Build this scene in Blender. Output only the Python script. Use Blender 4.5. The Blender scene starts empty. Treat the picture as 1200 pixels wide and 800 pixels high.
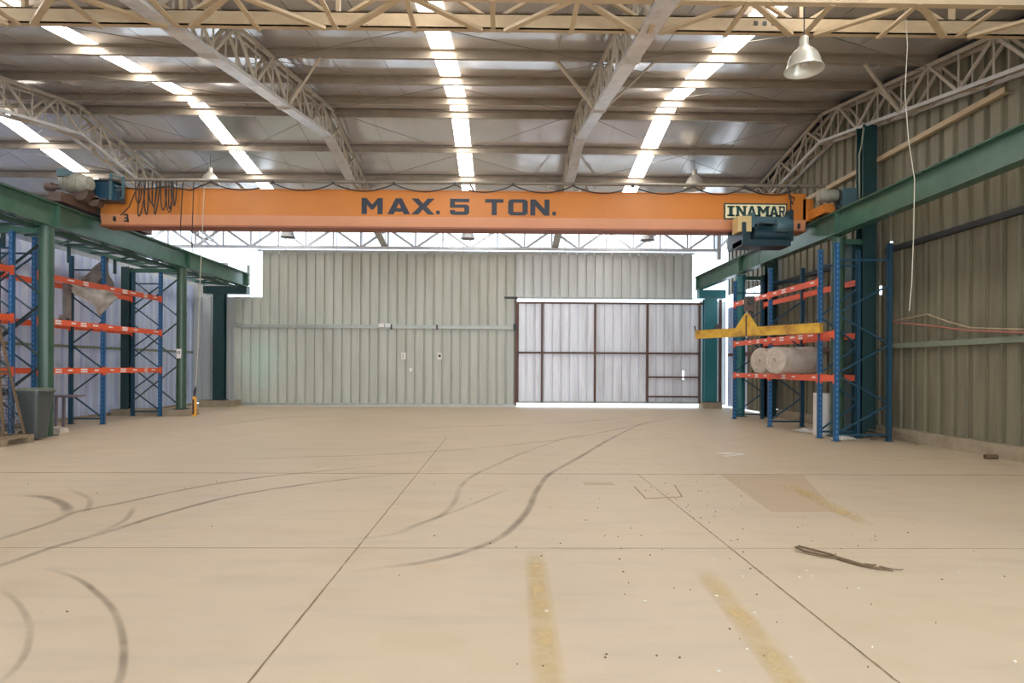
import bpy, math, random
from mathutils import Vector, Matrix
random.seed(7)
C = bpy.context.scene.collection
SC = bpy.context.scene

# ------------------------------------------------------------------ camera
cam_d = bpy.data.cameras.new('camera')
cam_d.sensor_width = 36.0
cam_d.lens = 21.0                      # 700 px on a 1200 px wide frame
cam_d.shift_y = 30.0 / 1200.0
cam_d.clip_end = 400
cam = bpy.data.objects.new('camera', cam_d)
C.objects.link(cam)
cam.location = (0, 0, 1.5)
cam.rotation_euler = (math.pi / 2, -0.0052, -0.0143)
SC.camera = cam

# ------------------------------------------------------------------ world, light, exposure
w = bpy.data.worlds.new('world')
SC.world = w
w.use_nodes = True
bg = w.node_tree.nodes['Background']
bg.inputs[0].default_value = (0.74, 0.87, 1.0, 1)
bg.inputs[1].default_value = 2.6
SKY_L = 13.0                            # skylight sheets
def area(name, loc, rot, sx, sy, power, col):
    l = bpy.data.lights.new(name, 'AREA')
    l.shape = 'RECTANGLE'; l.size = sx; l.size_y = sy; l.energy = power; l.color = col
    o = bpy.data.objects.new(name, l); C.objects.link(o)
    o.location = loc; o.rotation_euler = rot
    return o
# added fill light at the unseen front end of the hall, behind the camera
area('front_fill_light', (-1.5, -8.6, 3.2), (math.radians(82), 0, 0), 18, 6, 620, (1.0, 0.96, 0.9))
# added side fill at a made-up opening in the right wall, brightens the left wall
area('side_fill_light', (8.3, -2.5, 2.6), (0, math.radians(90), 0), 4.4, 7, 800, (0.86, 0.93, 1.0))
SC.view_settings.view_transform = 'Standard'
SC.view_settings.look = 'None'
SC.view_settings.gamma = 1.0
SC.view_settings.use_curve_mapping = False
SC.view_settings.exposure = 0.26
SC.cycles.use_denoising = True
SC.cycles.max_bounces = 8
SC.cycles.diffuse_bounces = 5
SC.cycles.glossy_bounces = 3
SC.cycles.transparent_max_bounces = 12
SC.cycles.caustics_reflective = False
SC.cycles.caustics_refractive = False
SC.cycles.sample_clamp_indirect = 6.0

# ------------------------------------------------------------------ materials
def s2l(c):
    return tuple(((x / 255) / 12.92 if x / 255 <= 0.04045 else ((x / 255 + 0.055) / 1.055) ** 2.4) for x in c)
def mat(name, rgb, rough=0.6, metal=0.0, var=0.25, scale=3.0, dark=None, bump=0.0, stretch=None, bscale=40, detail=5.0):
    m = bpy.data.materials.new(name); m.use_nodes = True
    nt = m.node_tree; n = nt.nodes; L = nt.links
    b = n['Principled BSDF']
    c1 = s2l(rgb); c2 = s2l(dark) if dark else tuple(x * 0.6 for x in c1)
    tc = n.new('ShaderNodeTexCoord'); mp = n.new('ShaderNodeMapping')
    if stretch: mp.inputs['Scale'].default_value = stretch
    L.new(tc.outputs['Object'], mp.inputs[0])
    nz = n.new('ShaderNodeTexNoise'); nz.inputs['Scale'].default_value = scale; nz.inputs['Detail'].default_value = detail
    nz.inputs['Roughness'].default_value = 0.65
    L.new(mp.outputs[0], nz.inputs['Vector'])
    rp = n.new('ShaderNodeMapRange'); rp.inputs[1].default_value = 0.42; rp.inputs[2].default_value = 0.72
    rp.inputs[3].default_value = 0; rp.inputs[4].default_value = var * 1.6
    L.new(nz.outputs['Fac'], rp.inputs[0])
    mx = n.new('ShaderNodeMix'); mx.data_type = 'RGBA'
    mx.inputs[6].default_value = (*c1, 1); mx.inputs[7].default_value = (*c2, 1)
    L.new(rp.outputs[0], mx.inputs[0]); L.new(mx.outputs[2], b.inputs['Base Color'])
    b.inputs['Roughness'].default_value = rough; b.inputs['Metallic'].default_value = metal
    if bump:
        nb = n.new('ShaderNodeTexNoise'); nb.inputs['Scale'].default_value = bscale
        L.new(mp.outputs[0], nb.inputs['Vector'])
        bp = n.new('ShaderNodeBump'); bp.inputs['Strength'].default_value = bump; bp.inputs['Distance'].default_value = 0.02
        L.new(nb.outputs['Fac'], bp.inputs['Height']); L.new(bp.outputs[0], b.inputs['Normal'])
    return m

M = {}
M['cream'] = mat('cream_steel_paint', (186, 163, 130), 0.45, 0, 0.3, 2.5, (150, 130, 106))
M['purlin'] = mat('grey_brown_purlin', (164, 152, 137), 0.35, 0.2, 0.3, 2.5, (130, 114, 98))
M['web'] = mat('grey_truss_bars', (190, 180, 164), 0.45, 0, 0.3, 3, (130, 116, 98))
M['white_steel'] = mat('pale_steel_paint', (200, 198, 196), 0.26, 0, 0.3, 3, (140, 132, 122))
M['lattice'] = mat('bloom_tinted_steel_paint', (222, 226, 236), 0.4, 0, 0.2, 3)  # pale blue cast of the clerestory bloom put into the base colour
M['roof'] = mat('roof_sheet', (226, 222, 221), 0.17, 0.6, 0.22, 0.8, (202, 196, 194), 0.035, None, 1.4)
M['green'] = mat('green_steel_paint', (70, 104, 89), 0.24, 0, 0.3, 2, (40, 74, 66))
M['green_pale'] = mat('pale_green_paint', (56, 82, 66), 0.35, 0, 0.3, 2, (60, 92, 74))
M['green_dark'] = mat('dark_green_paint', (30, 62, 64), 0.4, 0, 0.3, 2, (24, 44, 44))
M['teal'] = mat('teal_steel_paint', (46, 116, 122), 0.4, 0, 0.3, 2, (30, 84, 96))
M['wall_green'] = mat('beige_green_cladding', (193, 195, 186), 0.45, 0.0, 0.3, 1.0, (158, 157, 138), 0, (3, 3, 0.35))
M['wall_grey'] = mat('grey_galvanised_cladding', (208, 211, 210), 0.45, 0.1, 0.3, 1.0, (168, 169, 164), 0, (3, 3, 0.35))
M['wall_door'] = mat('bright_galvanised_cladding', (234, 237, 246), 0.4, 0.1, 0.3, 1.0, (160, 160, 164), 0, (3, 3, 0.3))
M['wall_left'] = mat('pale_galvanised_cladding', (214, 225, 250), 0.36, 0.1, 0.4, 1.6, (160, 172, 208), 0, (3, 3, 0.22))
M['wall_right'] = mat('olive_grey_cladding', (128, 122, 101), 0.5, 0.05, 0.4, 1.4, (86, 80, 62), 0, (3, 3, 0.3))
M['brown'] = mat('rusty_brown_steel', (104, 78, 70), 0.7, 0, 0.4, 4)
M['galv'] = mat('galvanised_steel', (170, 174, 166), 0.4, 0.3, 0.3, 4)
M['grey_green'] = mat('grey_green_angle', (128, 136, 118), 0.5, 0, 0.3, 3)
M['dark_steel'] = mat('dark_steel', (62, 62, 64), 0.5, 0.2, 0.3, 5)
M['orange'] = mat('orange_crane_paint', (202, 124, 52), 0.34, 0, 0.25, 0.9, (178, 106, 50))
M['orange_low'] = mat('floor_lit_orange_crane_paint', (212, 146, 104), 0.4, 0, 0.25, 0.9, (194, 126, 88))  # pinkish light thrown up by the floor, put into the lower web's colour
M['orange_edge'] = mat('brownish_orange_flange', (150, 88, 62), 0.5, 0, 0.3, 2)
M['letter'] = mat('navy_lettering_paint', (38, 46, 58), 0.5, 0, 0.2, 8)
M['plate'] = mat('cream_sign_plate', (236, 226, 184), 0.4, 0, 0.1, 4)
M['sign_dark'] = mat('dark_green_lettering', (28, 62, 62), 0.4, 0, 0.2, 6)
M['hoist'] = mat('dark_teal_machine_paint', (22, 50, 60), 0.35, 0, 0.3, 4)
M['hoist_pale'] = mat('blue_grey_machine_paint', (70, 98, 106), 0.4, 0, 0.3, 4)
M['hoist_beige'] = mat('beige_control_box', (206, 180, 128), 0.5, 0, 0.15, 4)
M['motor'] = mat('grey_beige_motor', (150, 148, 136), 0.5, 0, 0.4, 6, (86, 72, 62))
M['motor_dirty'] = mat('greasy_brown_gearbox', (92, 72, 62), 0.55, 0, 0.5, 7)
M['blue_box'] = mat('dark_blue_guard', (18, 56, 76), 0.35, 0, 0.2, 4)
M['cable'] = mat('black_cable', (34, 30, 30), 0.6, 0, 0.2, 6)
M['pipe'] = mat('dull_grey_pipe', (126, 118, 106), 0.45, 0.2, 0.3, 4)
M['rack_orange'] = mat('orange_rack_beam_paint', (228, 92, 52), 0.4, 0, 0.2, 3, (190, 70, 44))
M['sticker'] = mat('white_sticker', (238, 234, 232), 0.5, 0, 0.1, 10)
M['rack_blue_brace'] = mat('blue_brace_paint', (30, 70, 92), 0.4, 0, 0.25, 3)
M['yellow'] = mat('yellow_lifting_paint', (214, 170, 62), 0.5, 0, 0.55, 3, (150, 100, 56))
M['bin'] = mat('dark_grey_plastic', (72, 77, 76), 0.42, 0, 0.15, 3)
M['bin_lid'] = mat('grey_green_plastic_lid', (112, 120, 108), 0.45, 0, 0.2, 3)
M['wood'] = mat('weathered_wood', (150, 132, 108), 0.8, 0, 0.5, 3, (98, 84, 66), 0.2, (6, 1, 6))
M['mesh_steel'] = mat('rusty_wire', (98, 86, 74), 0.6, 0.2, 0.4, 6)
M['table'] = mat('worn_table_top', (116, 104, 112), 0.5, 0, 0.3, 4)
M['conc'] = mat('concrete', (164, 150, 128), 0.85, 0, 0.4, 3, (122, 108, 90), 0.2)
M['foam'] = mat('grey_white_foam_roll', (206, 194, 182), 0.85, 0, 0.4, 4, (160, 146, 132), 0.3, None, 12)
M['cloth'] = mat('dusty_plastic_sheet', (128, 118, 114), 0.6, 0, 0.5, 5, (88, 78, 74))
M['cloth_pale'] = mat('pale_dusty_plastic', (172, 164, 158), 0.55, 0, 0.5, 5, (120, 110, 102))
M['white_box'] = mat('white_panel', (226, 220, 214), 0.5, 0, 0.15, 3)
M['lamp'] = mat('lamp_aluminium', (206, 202, 190), 0.35, 0.35, 0.2, 4)
M['rope'] = mat('white_rope', (184, 178, 160), 0.8, 0, 0.2, 20)
M['hose'] = mat('reddish_hose', (178, 112, 100), 0.6, 0, 0.3, 6)
M['hose_pale'] = mat('pale_hose', (176, 160, 132), 0.6, 0, 0.3, 6)
M['rope_brown'] = mat('frayed_sling', (112, 92, 68), 0.85, 0, 0.5, 20)
M['joint'] = mat('joint_dirt', (142, 120, 96), 0.95, 0, 0.6, 6, (104, 86, 68))
M['scrap'] = mat('brown_scrap', (110, 90, 70), 0.9, 0, 0.4, 8)
M['plastic_white'] = mat('white_film', (226, 222, 214), 0.5, 0, 0.3, 8)
M['pendant_orange'] = mat('orange_pendant_shell', (214, 150, 52), 0.45, 0, 0.1, 6)
M['outside'] = mat('bright_outside_concrete', (232, 230, 226), 0.9, 0, 0.1, 1)
M['cyan_stain'] = None

def add_stain(m, centre, radius, rgb, amount, axes=(0, 2)):
    """a faded patch with a shape of its own on a painted surface (object coordinates = world)."""
    nt = m.node_tree; n = nt.nodes; L = nt.links
    b = n['Principled BSDF']
    src = b.inputs['Base Color'].links[0].from_socket
    g = n.new('ShaderNodeNewGeometry')
    vs = n.new('ShaderNodeVectorMath'); vs.operation = 'SUBTRACT'; vs.inputs[1].default_value = centre
    L.new(g.outputs['Position'], vs.inputs[0])
    vm = n.new('ShaderNodeVectorMath'); vm.operation = 'MULTIPLY'; vm.inputs[1].default_value = tuple(1 / r for r in radius)
    L.new(vs.outputs[0], vm.inputs[0])
    ln = n.new('ShaderNodeVectorMath'); ln.operation = 'LENGTH'; L.new(vm.outputs[0], ln.inputs[0])
    nz = n.new('ShaderNodeTexNoise'); nz.inputs['Scale'].default_value = 3.0; nz.inputs['Detail'].default_value = 6
    L.new(g.outputs['Position'], nz.inputs['Vector'])
    ad = n.new('ShaderNodeMath'); ad.operation = 'MULTIPLY_ADD'; ad.inputs[1].default_value = 1.0
    L.new(nz.outputs['Fac'], ad.inputs[0]); L.new(ln.outputs['Value'], ad.inputs[2])
    mr = n.new('ShaderNodeMapRange'); mr.inputs[1].default_value = 0.9; mr.inputs[2].default_value = 1.6
    mr.inputs[3].default_value = amount; mr.inputs[4].default_value = 0
    L.new(ad.outputs[0], mr.inputs[0])
    mx = n.new('ShaderNodeMix'); mx.data_type = 'RGBA'; mx.inputs[7].default_value = (*s2l(rgb), 1)
    L.new(mr.outputs[0], mx.inputs[0]); L.new(src, mx.inputs[6]); L.new(mx.outputs[2], b.inputs['Base Color'])

add_stain(M['wall_green'], (-9.15, 22.7, 1.65), (1.0, 3, 1.2), (190, 220, 206), 0.5)

def rack_blue():
    """blue upright paint with its punched slots as a dotted pattern."""
    m = mat('blue_rack_upright_paint', (36, 92, 142), 0.4, 0, 0.25, 3, (28, 66, 98))
    nt = m.node_tree; n = nt.nodes; L = nt.links
    b = n['Principled BSDF']; src = b.inputs['Base Color'].links[0].from_socket
    tc = n.new('ShaderNodeTexCoord'); sp = n.new('ShaderNodeSeparateXYZ'); L.new(tc.outputs['Object'], sp.inputs[0])
    f = n.new('ShaderNodeMath'); f.operation = 'MULTIPLY'; f.inputs[1].default_value = 1 / 0.11; L.new(sp.outputs['Z'], f.inputs[0])
    fr = n.new('ShaderNodeMath'); fr.operation = 'FRACT'; L.new(f.outputs[0], fr.inputs[0])
    gt = n.new('ShaderNodeMath'); gt.operation = 'GREATER_THAN'; gt.inputs[1].default_value = 0.62; L.new(fr.outputs[0], gt.inputs[0])
    g = n.new('ShaderNodeNewGeometry'); sn = n.new('ShaderNodeSeparateXYZ'); L.new(g.outputs['Normal'], sn.inputs[0])
    ab = n.new('ShaderNodeMath'); ab.operation = 'ABSOLUTE'; L.new(sn.outputs['Y'], ab.inputs[0])
    g2 = n.new('ShaderNodeMath'); g2.operation = 'GREATER_THAN'; g2.inputs[1].default_value = 0.7; L.new(ab.outputs[0], g2.inputs[0])
    # narrow column of slots in the middle of the face: uses generated x
    sg = n.new('ShaderNodeSeparateXYZ'); L.new(tc.outputs['Generated'], sg.inputs[0])
    d = n.new('ShaderNodeMath'); d.operation = 'SUBTRACT'; d.inputs[1].default_value = 0.5; L.new(sg.outputs['X'], d.inputs[0])
    da = n.new('ShaderNodeMath'); da.operation = 'ABSOLUTE'; L.new(d.outputs[0], da.inputs[0])
    lt = n.new('ShaderNodeMath'); lt.operation = 'LESS_THAN'; lt.inputs[1].default_value = 0.17; L.new(da.outputs[0], lt.inputs[0])
    m1 = n.new('ShaderNodeMath'); m1.operation = 'MULTIPLY'; L.new(gt.outputs[0], m1.inputs[0]); L.new(g2.outputs[0], m1.inputs[1])
    m2 = n.new('ShaderNodeMath'); m2.operation = 'MULTIPLY'; L.new(m1.outputs[0], m2.inputs[0]); L.new(lt.outputs[0], m2.inputs[1])
    mx = n.new('ShaderNodeMix'); mx.data_type = 'RGBA'; mx.inputs[7].default_value = (*s2l((84, 134, 168)), 1)
    L.new(m2.outputs[0], mx.inputs[0]); L.new(src, mx.inputs[6]); L.new(mx.outputs[2], b.inputs['Base Color'])
    return m
M['rack_blue'] = rack_blue()

def floor_mat():
    m = bpy.data.materials.new('dusty_concrete_floor'); m.use_nodes = True
    nt = m.node_tree; n = nt.nodes; L = nt.links; b = n['Principled BSDF']
    g = n.new('ShaderNodeNewGeometry')
    def noise(scale, detail=6, st=None, rough=0.6):
        mp = n.new('ShaderNodeMapping'); L.new(g.outputs['Position'], mp.inputs[0])
        if st: mp.inputs['Scale'].default_value = st
        z = n.new('ShaderNodeTexNoise'); z.inputs['Scale'].default_value = scale; z.inputs['Detail'].default_value = detail
        z.inputs['Roughness'].default_value = rough
        L.new(mp.outputs[0], z.inputs['Vector']); return z.outputs['Fac']
    def rng(x, a, b_, c, d):
        r = n.new('ShaderNodeMapRange'); L.new(x, r.inputs[0])
        for i, v in enumerate((a, b_, c, d)): r.inputs[i + 1].default_value = v
        return r.outputs[0]
    def mixc(fac, a, rgb):
        x = n.new('ShaderNodeMix'); x.data_type = 'RGBA'; L.new(fac, x.inputs[0])
        if isinstance(a, tuple): x.inputs[6].default_value = (*s2l(a), 1)
        else: L.new(a, x.inputs[6])
        x.inputs[7].default_value = (*s2l(rgb), 1); return x.outputs[2]
    c = mixc(rng(noise(0.35, 5), 0.4, 0.65, 0, 0.8), (200, 181, 155), (192, 175, 154))
    c = mixc(rng(noise(1.3, 7, (1, 1.6, 1)), 0.5, 0.72, 0, 0.5), c, (186, 164, 130))
    c = mixc(rng(noise(2.0, 6, (0.35, 2.2, 1)), 0.52, 0.75, 0, 0.45), c, (174, 160, 150))
    c = mixc(rng(noise(16, 4), 0.68, 0.74, 0, 0.25), c, (160, 136, 110))
    c = mixc(rng(noise(0.6, 8, None, 0.75), 0.58, 0.68, 0, 0.35), c, (208, 190, 162))
    L.new(c, b.inputs['Base Color'])
    b.inputs['Roughness'].default_value = 0.5
    b.inputs['Specular IOR Level'].default_value = 0.35
    bp = n.new('ShaderNodeBump'); bp.inputs['Strength'].default_value = 0.12; bp.inputs['Distance'].default_value = 0.01
    L.new(noise(30, 5), bp.inputs['Height']); L.new(bp.outputs[0], b.inputs['Normal'])
    return m
M['floor'] = floor_mat()

def worn_mark(name, rgb, lo, hi, amount, scale=6.0, st=(1, 1, 1)):
    """flat print worn through in places."""
    m = bpy.data.materials.new(name); m.use_nodes = True
    nt = m.node_tree; n = nt.nodes; L = nt.links; b = n['Principled BSDF']
    b.inputs['Base Color'].default_value = (*s2l(rgb), 1); b.inputs['Roughness'].default_value = 0.8
    g = n.new('ShaderNodeNewGeometry'); mp = n.new('ShaderNodeMapping'); mp.inputs['Scale'].default_value = st
    L.new(g.outputs['Position'], mp.inputs[0])
    z = n.new('ShaderNodeTexNoise'); z.inputs['Scale'].default_value = scale; z.inputs['Detail'].default_value = 8; z.inputs['Roughness'].default_value = 0.7
    L.new(mp.outputs[0], z.inputs['Vector'])
    r = n.new('ShaderNodeMapRange'); L.new(z.outputs['Fac'], r.inputs[0])
    r.inputs[1].default_value = lo; r.inputs[2].default_value = hi; r.inputs[3].default_value = 0; r.inputs[4].default_value = amount
    # fade towards the ribbon's edges through its UV
    uv = n.new('ShaderNodeUVMap'); sp = n.new('ShaderNodeSeparateXYZ'); L.new(uv.outputs[0], sp.inputs[0])
    def tri(sock):
        a = n.new('ShaderNodeMath'); a.operation = 'MULTIPLY_ADD'; a.inputs[1].default_value = 2; a.inputs[2].default_value = -1; L.new(sock, a.inputs[0])
        q = n.new('ShaderNodeMath'); q.operation = 'ABSOLUTE'; L.new(a.outputs[0], q.inputs[0])
        return q.outputs[0]
    e1 = n.new('ShaderNodeMapRange'); e1.inputs[1].default_value = 1.0; e1.inputs[2].default_value = 0.35; L.new(tri(sp.outputs['X']), e1.inputs[0])
    e2 = n.new('ShaderNodeMapRange'); e2.inputs[1].default_value = 1.0; e2.inputs[2].default_value = 0.6; L.new(tri(sp.outputs['Y']), e2.inputs[0])
    k = n.new('ShaderNodeMath'); k.operation = 'MULTIPLY'; L.new(e1.outputs[0], k.inputs[0]); L.new(e2.outputs[0], k.inputs[1])
    k2 = n.new('ShaderNodeMath'); k2.operation = 'MULTIPLY'; L.new(k.outputs[0], k2.inputs[0]); L.new(r.outputs[0], k2.inputs[1])
    L.new(k2.outputs[0], b.inputs['Alpha'])
    return m
M['tyre'] = worn_mark('tyre_rubber_print', (122, 106, 94), 0.2, 0.6, 0.42, 1.6)
M['tyre_soft'] = worn_mark('faint_tyre_print', (132, 116, 104), 0.25, 0.7, 0.34, 1.6)
M['stripe'] = worn_mark('faded_yellow_floor_paint', (214, 186, 124), 0.2, 0.66, 0.55, 3.5)
M['patch'] = mat('brown_floor_patch', (184, 162, 135), 0.6, 0, 0.3, 2.5, (172, 150, 124))

def skylight_mat():
    m = bpy.data.materials.new('sunlit_translucent_sheet'); m.use_nodes = True
    nt = m.node_tree; n = nt.nodes; L = nt.links; b = n['Principled BSDF']
    g = n.new('ShaderNodeNewGeometry')
    z = n.new('ShaderNodeTexVoronoi'); z.inputs['Scale'].default_value = 7; L.new(g.outputs['Position'], z.inputs['Vector'])
    z2 = n.new('ShaderNodeTexNoise'); z2.inputs['Scale'].default_value = 0.9; L.new(g.outputs['Position'], z2.inputs['Vector'])
    a = n.new('ShaderNodeMapRange'); a.inputs[1].default_value = 0.13; a.inputs[2].default_value = 0.17; a.inputs[3].default_value = 0.1; L.new(z.outputs['Distance'], a.inputs[0])
    q = n.new('ShaderNodeMath'); q.operation = 'LESS_THAN'; q.inputs[1].default_value = 0.55; L.new(z2.outputs['Fac'], q.inputs[0])
    mxm = n.new('ShaderNodeMath'); mxm.operation = 'MAXIMUM'; L.new(a.outputs[0], mxm.inputs[0]); L.new(q.outputs[0], mxm.inputs[1])
    st = n.new('ShaderNodeMath'); st.operation = 'MULTIPLY'; st.inputs[1].default_value = SKY_L; L.new(mxm.outputs[0], st.inputs[0])
    b.inputs['Base Color'].default_value = (0.8, 0.8, 0.78, 1)
    b.inputs['Emission Color'].default_value = (1.0, 0.955, 0.88, 1)
    L.new(st.outputs[0], b.inputs['Emission Strength'])
    return m
M['skylight'] = skylight_mat()

# ------------------------------------------------------------------ mesh helpers
ORG = {}                                # world position of a thing's origin, for its parts
def V(*a): return Vector(a)
class MB:
    def __init__(s): s.v = []; s.f = []; s.uv = None
    def hexa(s, pts):
        i = len(s.v); s.v += [Vector(p) for p in pts]
        s.f += [(i, i+3, i+2, i+1), (i+4, i+5, i+6, i+7), (i, i+1, i+5, i+4), (i+1, i+2, i+6, i+5), (i+2, i+3, i+7, i+6), (i+3, i, i+4, i+7)]
        return s
    def box(s, x0, x1, y0, y1, z0, z1):
        return s.hexa([(x0, y0, z0), (x1, y0, z0), (x1, y1, z0), (x0, y1, z0), (x0, y0, z1), (x1, y0, z1), (x1, y1, z1), (x0, y1, z1)])
    def bar(s, p, q, a, b, up=(0, 0, 1)):
        """rectangular bar p->q, a wide (sideways), b tall (along up)."""
        p = Vector(p); q = Vector(q); d = (q - p).normalized(); up = Vector(up)
        x = d.cross(up)
        if x.length < 1e-4: x = d.cross(Vector((1, 0, 0)))
        x.normalize(); u = x.cross(d)
        X = x * a / 2; U = u * b / 2
        return s.hexa([p-X-U, p+X-U, p+X+U, p-X+U, q-X-U, q+X-U, q+X+U, q-X+U])
    def angle(s, p, q, size, t=0.008, up=(0, 0, 1)):
        p = Vector(p); q = Vector(q); d = (q - p).normalized(); x = d.cross(Vector(up))
        if x.length < 1e-4: x = d.cross(Vector((1, 0, 0)))
        x.normalize(); u = x.cross(d)
        s.bar(p - u * (size/2), q - u * (size/2), size, t, u)
        s.bar(p - x * (size/2), q - x * (size/2), t, size, u)
        return s
    def tube(s, pts, r, n=8, cap=True):
        pts = [Vector(p) for p in pts]; base = len(s.v)
        rr = r if isinstance(r, (list, tuple)) else [r] * len(pts)
        ref = None
        for k, p in enumerate(pts):
            d = (pts[min(k+1, len(pts)-1)] - pts[max(k-1, 0)]).normalized()
            if ref is None:
                ref = d.cross(Vector((0, 0, 1)))
                if ref.length < 1e-3: ref = d.cross(Vector((1, 0, 0)))
            ref = (ref - d * ref.dot(d)).normalized(); b = d.cross(ref)
            for j in range(n):
                a = 2 * math.pi * j / n
                s.v.append(p + (ref * math.cos(a) + b * math.sin(a)) * rr[k])
        for k in range(len(pts) - 1):
            for j in range(n):
                a = base + k*n + j; c = base + k*n + (j+1) % n
                s.f.append((a, c, c + n, a + n))
        if cap:
            s.f.append(tuple(base + j for j in range(n))[::-1])
            s.f.append(tuple(base + (len(pts)-1)*n + j for j in range(n)))
        return s
    def lathe(s, prof, c, n=24, axis='Z'):
        """prof: list of (r, h) turned round an axis through c."""
        base = len(s.v)
        for (r, h) in prof:
            for j in range(n):
                a = 2 * math.pi * j / n; x, y = r * math.cos(a), r * math.sin(a)
                p = (x, y, h) if axis == 'Z' else ((h, x, y) if axis == 'X' else (x, h, y))
                s.v.append(Vector(c) + Vector(p))
        for k in range(len(prof) - 1):
            for j in range(n):
                a = base + k*n + j; b = base + k*n + (j+1) % n
                s.f.append((a, b, b + n, a + n))
        return s
    def prism(s, poly, o, u, v, t):
        """polygon in the frame (o, u, v), extruded by t along u x v."""
        o = Vector(o); u = Vector(u); v = Vector(v); nn = u.cross(v).normalized() * t; i = len(s.v); m = len(poly)
        for (a, b) in poly: s.v.append(o + u*a + v*b)
        for (a, b) in poly: s.v.append(o + u*a + v*b + nn)
        s.f.append(tuple(range(i, i+m))[::-1]); s.f.append(tuple(range(i+m, i+2*m)))
        for k in range(m): s.f.append((i+k, i+(k+1) % m, i+m+(k+1) % m, i+m+k))
        return s
    def build(s, name, m, parent=None, smooth=False, origin=None):
        o0 = ORG[parent.name] if parent else Vector(origin or (0, 0, 0))
        me = bpy.data.meshes.new(name)
        me.from_pydata([tuple(p - o0) for p in s.v], [], s.f)
        if s.uv:
            l = me.uv_layers.new(name='UVMap')
            for i, c in enumerate(s.uv): l.data[i].uv = c
        me.materials.append(M[m] if isinstance(m, str) else m)
        if smooth:
            for p in me.polygons: p.use_smooth = True
            try: me.set_sharp_from_angle(angle=math.radians(40))
            except Exception: pass
        else:
            pass
        me.validate()
        o = bpy.data.objects.new(name, me); C.objects.link(o)
        if parent: o.parent = parent
        else: o.location = o0
        ORG[o.name] = o0
        return o

def recalc():
    import bmesh
    for me in bpy.data.meshes:
        if me.name.startswith(('tyre', 'paint', 'floor_patch')): continue
        bm = bmesh.new(); bm.from_mesh(me); bmesh.ops.recalc_face_normals(bm, faces=bm.faces); bm.to_mesh(me); bm.free()

def thing(name, loc, label, cat, group=None):
    o = bpy.data.objects.new(name, None); C.objects.link(o); o.empty_display_size = 0.2
    o.location = loc; ORG[o.name] = Vector(loc); tag(o, label, cat, group); return o
def tag(o, label, cat, group=None):
    o['label'] = label; o['category'] = cat
    if group: o['group'] = group
    return o
def structure(o): o['kind'] = 'structure'; return o
def copy_tree(o, loc, label=None):
    r = o.copy(); C.objects.link(r); r.location = loc; ORG[r.name] = Vector(loc)
    if label: r['label'] = label
    for c in o.children:
        c2 = c.copy(); C.objects.link(c2); c2.parent = r
        for g in c.children:
            g2 = g.copy(); C.objects.link(g2); g2.parent = c2
    return r

# ------------------------------------------------------------------ main dimensions
XL, XR, YB, YF, RY = -11.75, 8.5, 22.8, 7.6, 15.3
def roof(y): return 8.28 - 0.18 * abs(y - RY)
def bch(y): return 7.3 - 0.18 * abs(y - RY)

# ------------------------------------------------------------------ floor
XS = [-18.0, -1.2, 1.9, 8.75]
YS = [-9.0, -2.0, 1.5, 4.95, 8.4, 12.6, 23.1]
fl = structure(MB().box(-18.05, 8.8, -9.05, 23.15, -0.3, -0.12).build('floor', 'joint'))
g = 0.003
for j in range(6):
    cuts = XS if j < 4 else ([XS[0], XS[1], XS[3]] if j == 4 else [XS[0], XS[3]])
    for xa, xb in zip(cuts[:-1], cuts[1:]):
        MB().box(xa+g, xb-g, YS[j]+g, YS[j+1]-g, -0.12, 0).build('floor_slab', 'floor', fl)
def wob_strip(p, q, wd, n=40):
    """dirt-filled joint with a ragged edge."""
    m = MB(); p = Vector(p); q = Vector(q); d = (q-p).normalized(); x = d.cross(Vector((0, 0, 1)))
    L_ = []
    for k in range(n+1):
        c = p.lerp(q, k/n); a = wd * random.uniform(0.5, 1.1); b = wd * random.uniform(0.5, 1.1)
        L_.append((c - x*a/2, c + x*b/2))
    for (a, b) in L_: m.v += [a, b]
    for k in range(n): m.f.append((2*k, 2*k+1, 2*k+3, 2*k+2))
    return m
for y in YS[2:5]:
    if y > 12: continue
    for k in range(3):
        wob_strip((XS[k], y, 0.001), (XS[k+1], y, 0.001), 0.036 if y > 6 else 0.012, 60).build('joint_filler', 'joint', fl)
for x, y1 in ((-1.2, 12.6), (1.9, 7.0)):
    wob_strip((x, 1.5, 0.0015), (x, y1, 0.0015), 0.014, 160).build('joint_filler', 'joint', fl)
def ribbon(pts, wd, name, m, z=0.003, sub=6):
    P = []
    pts = [Vector((a, b, z)) for a, b in pts]
    ext = [pts[0]*2 - pts[1]] + pts + [pts[-1]*2 - pts[-2]]
    for k in range(1, len(ext)-2):
        for t in range(sub):
            t /= sub; a, b, c, d = ext[k-1:k+3]
            P.append(0.5*((2*b)+(-a+c)*t+(2*a-5*b+4*c-d)*t*t+(-a+3*b-3*c+d)*t*t*t))
    P.append(pts[-1]); mb = MB(); mb.uv = []
    N = len(P)
    for k, p in enumerate(P):
        d = (P[min(k+1, N-1)] - P[max(k-1, 0)]).normalized(); x = d.cross(Vector((0, 0, 1))) * wd / 2
        mb.v += [p - x, p + x]
    for k in range(N-1):
        mb.f.append((2*k, 2*k+1, 2*k+3, 2*k+2))
        mb.uv += [(0, k/(N-1)), (1, k/(N-1)), (1, (k+1)/(N-1)), (0, (k+1)/(N-1))]
    return mb.build(name, m, fl)
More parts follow.
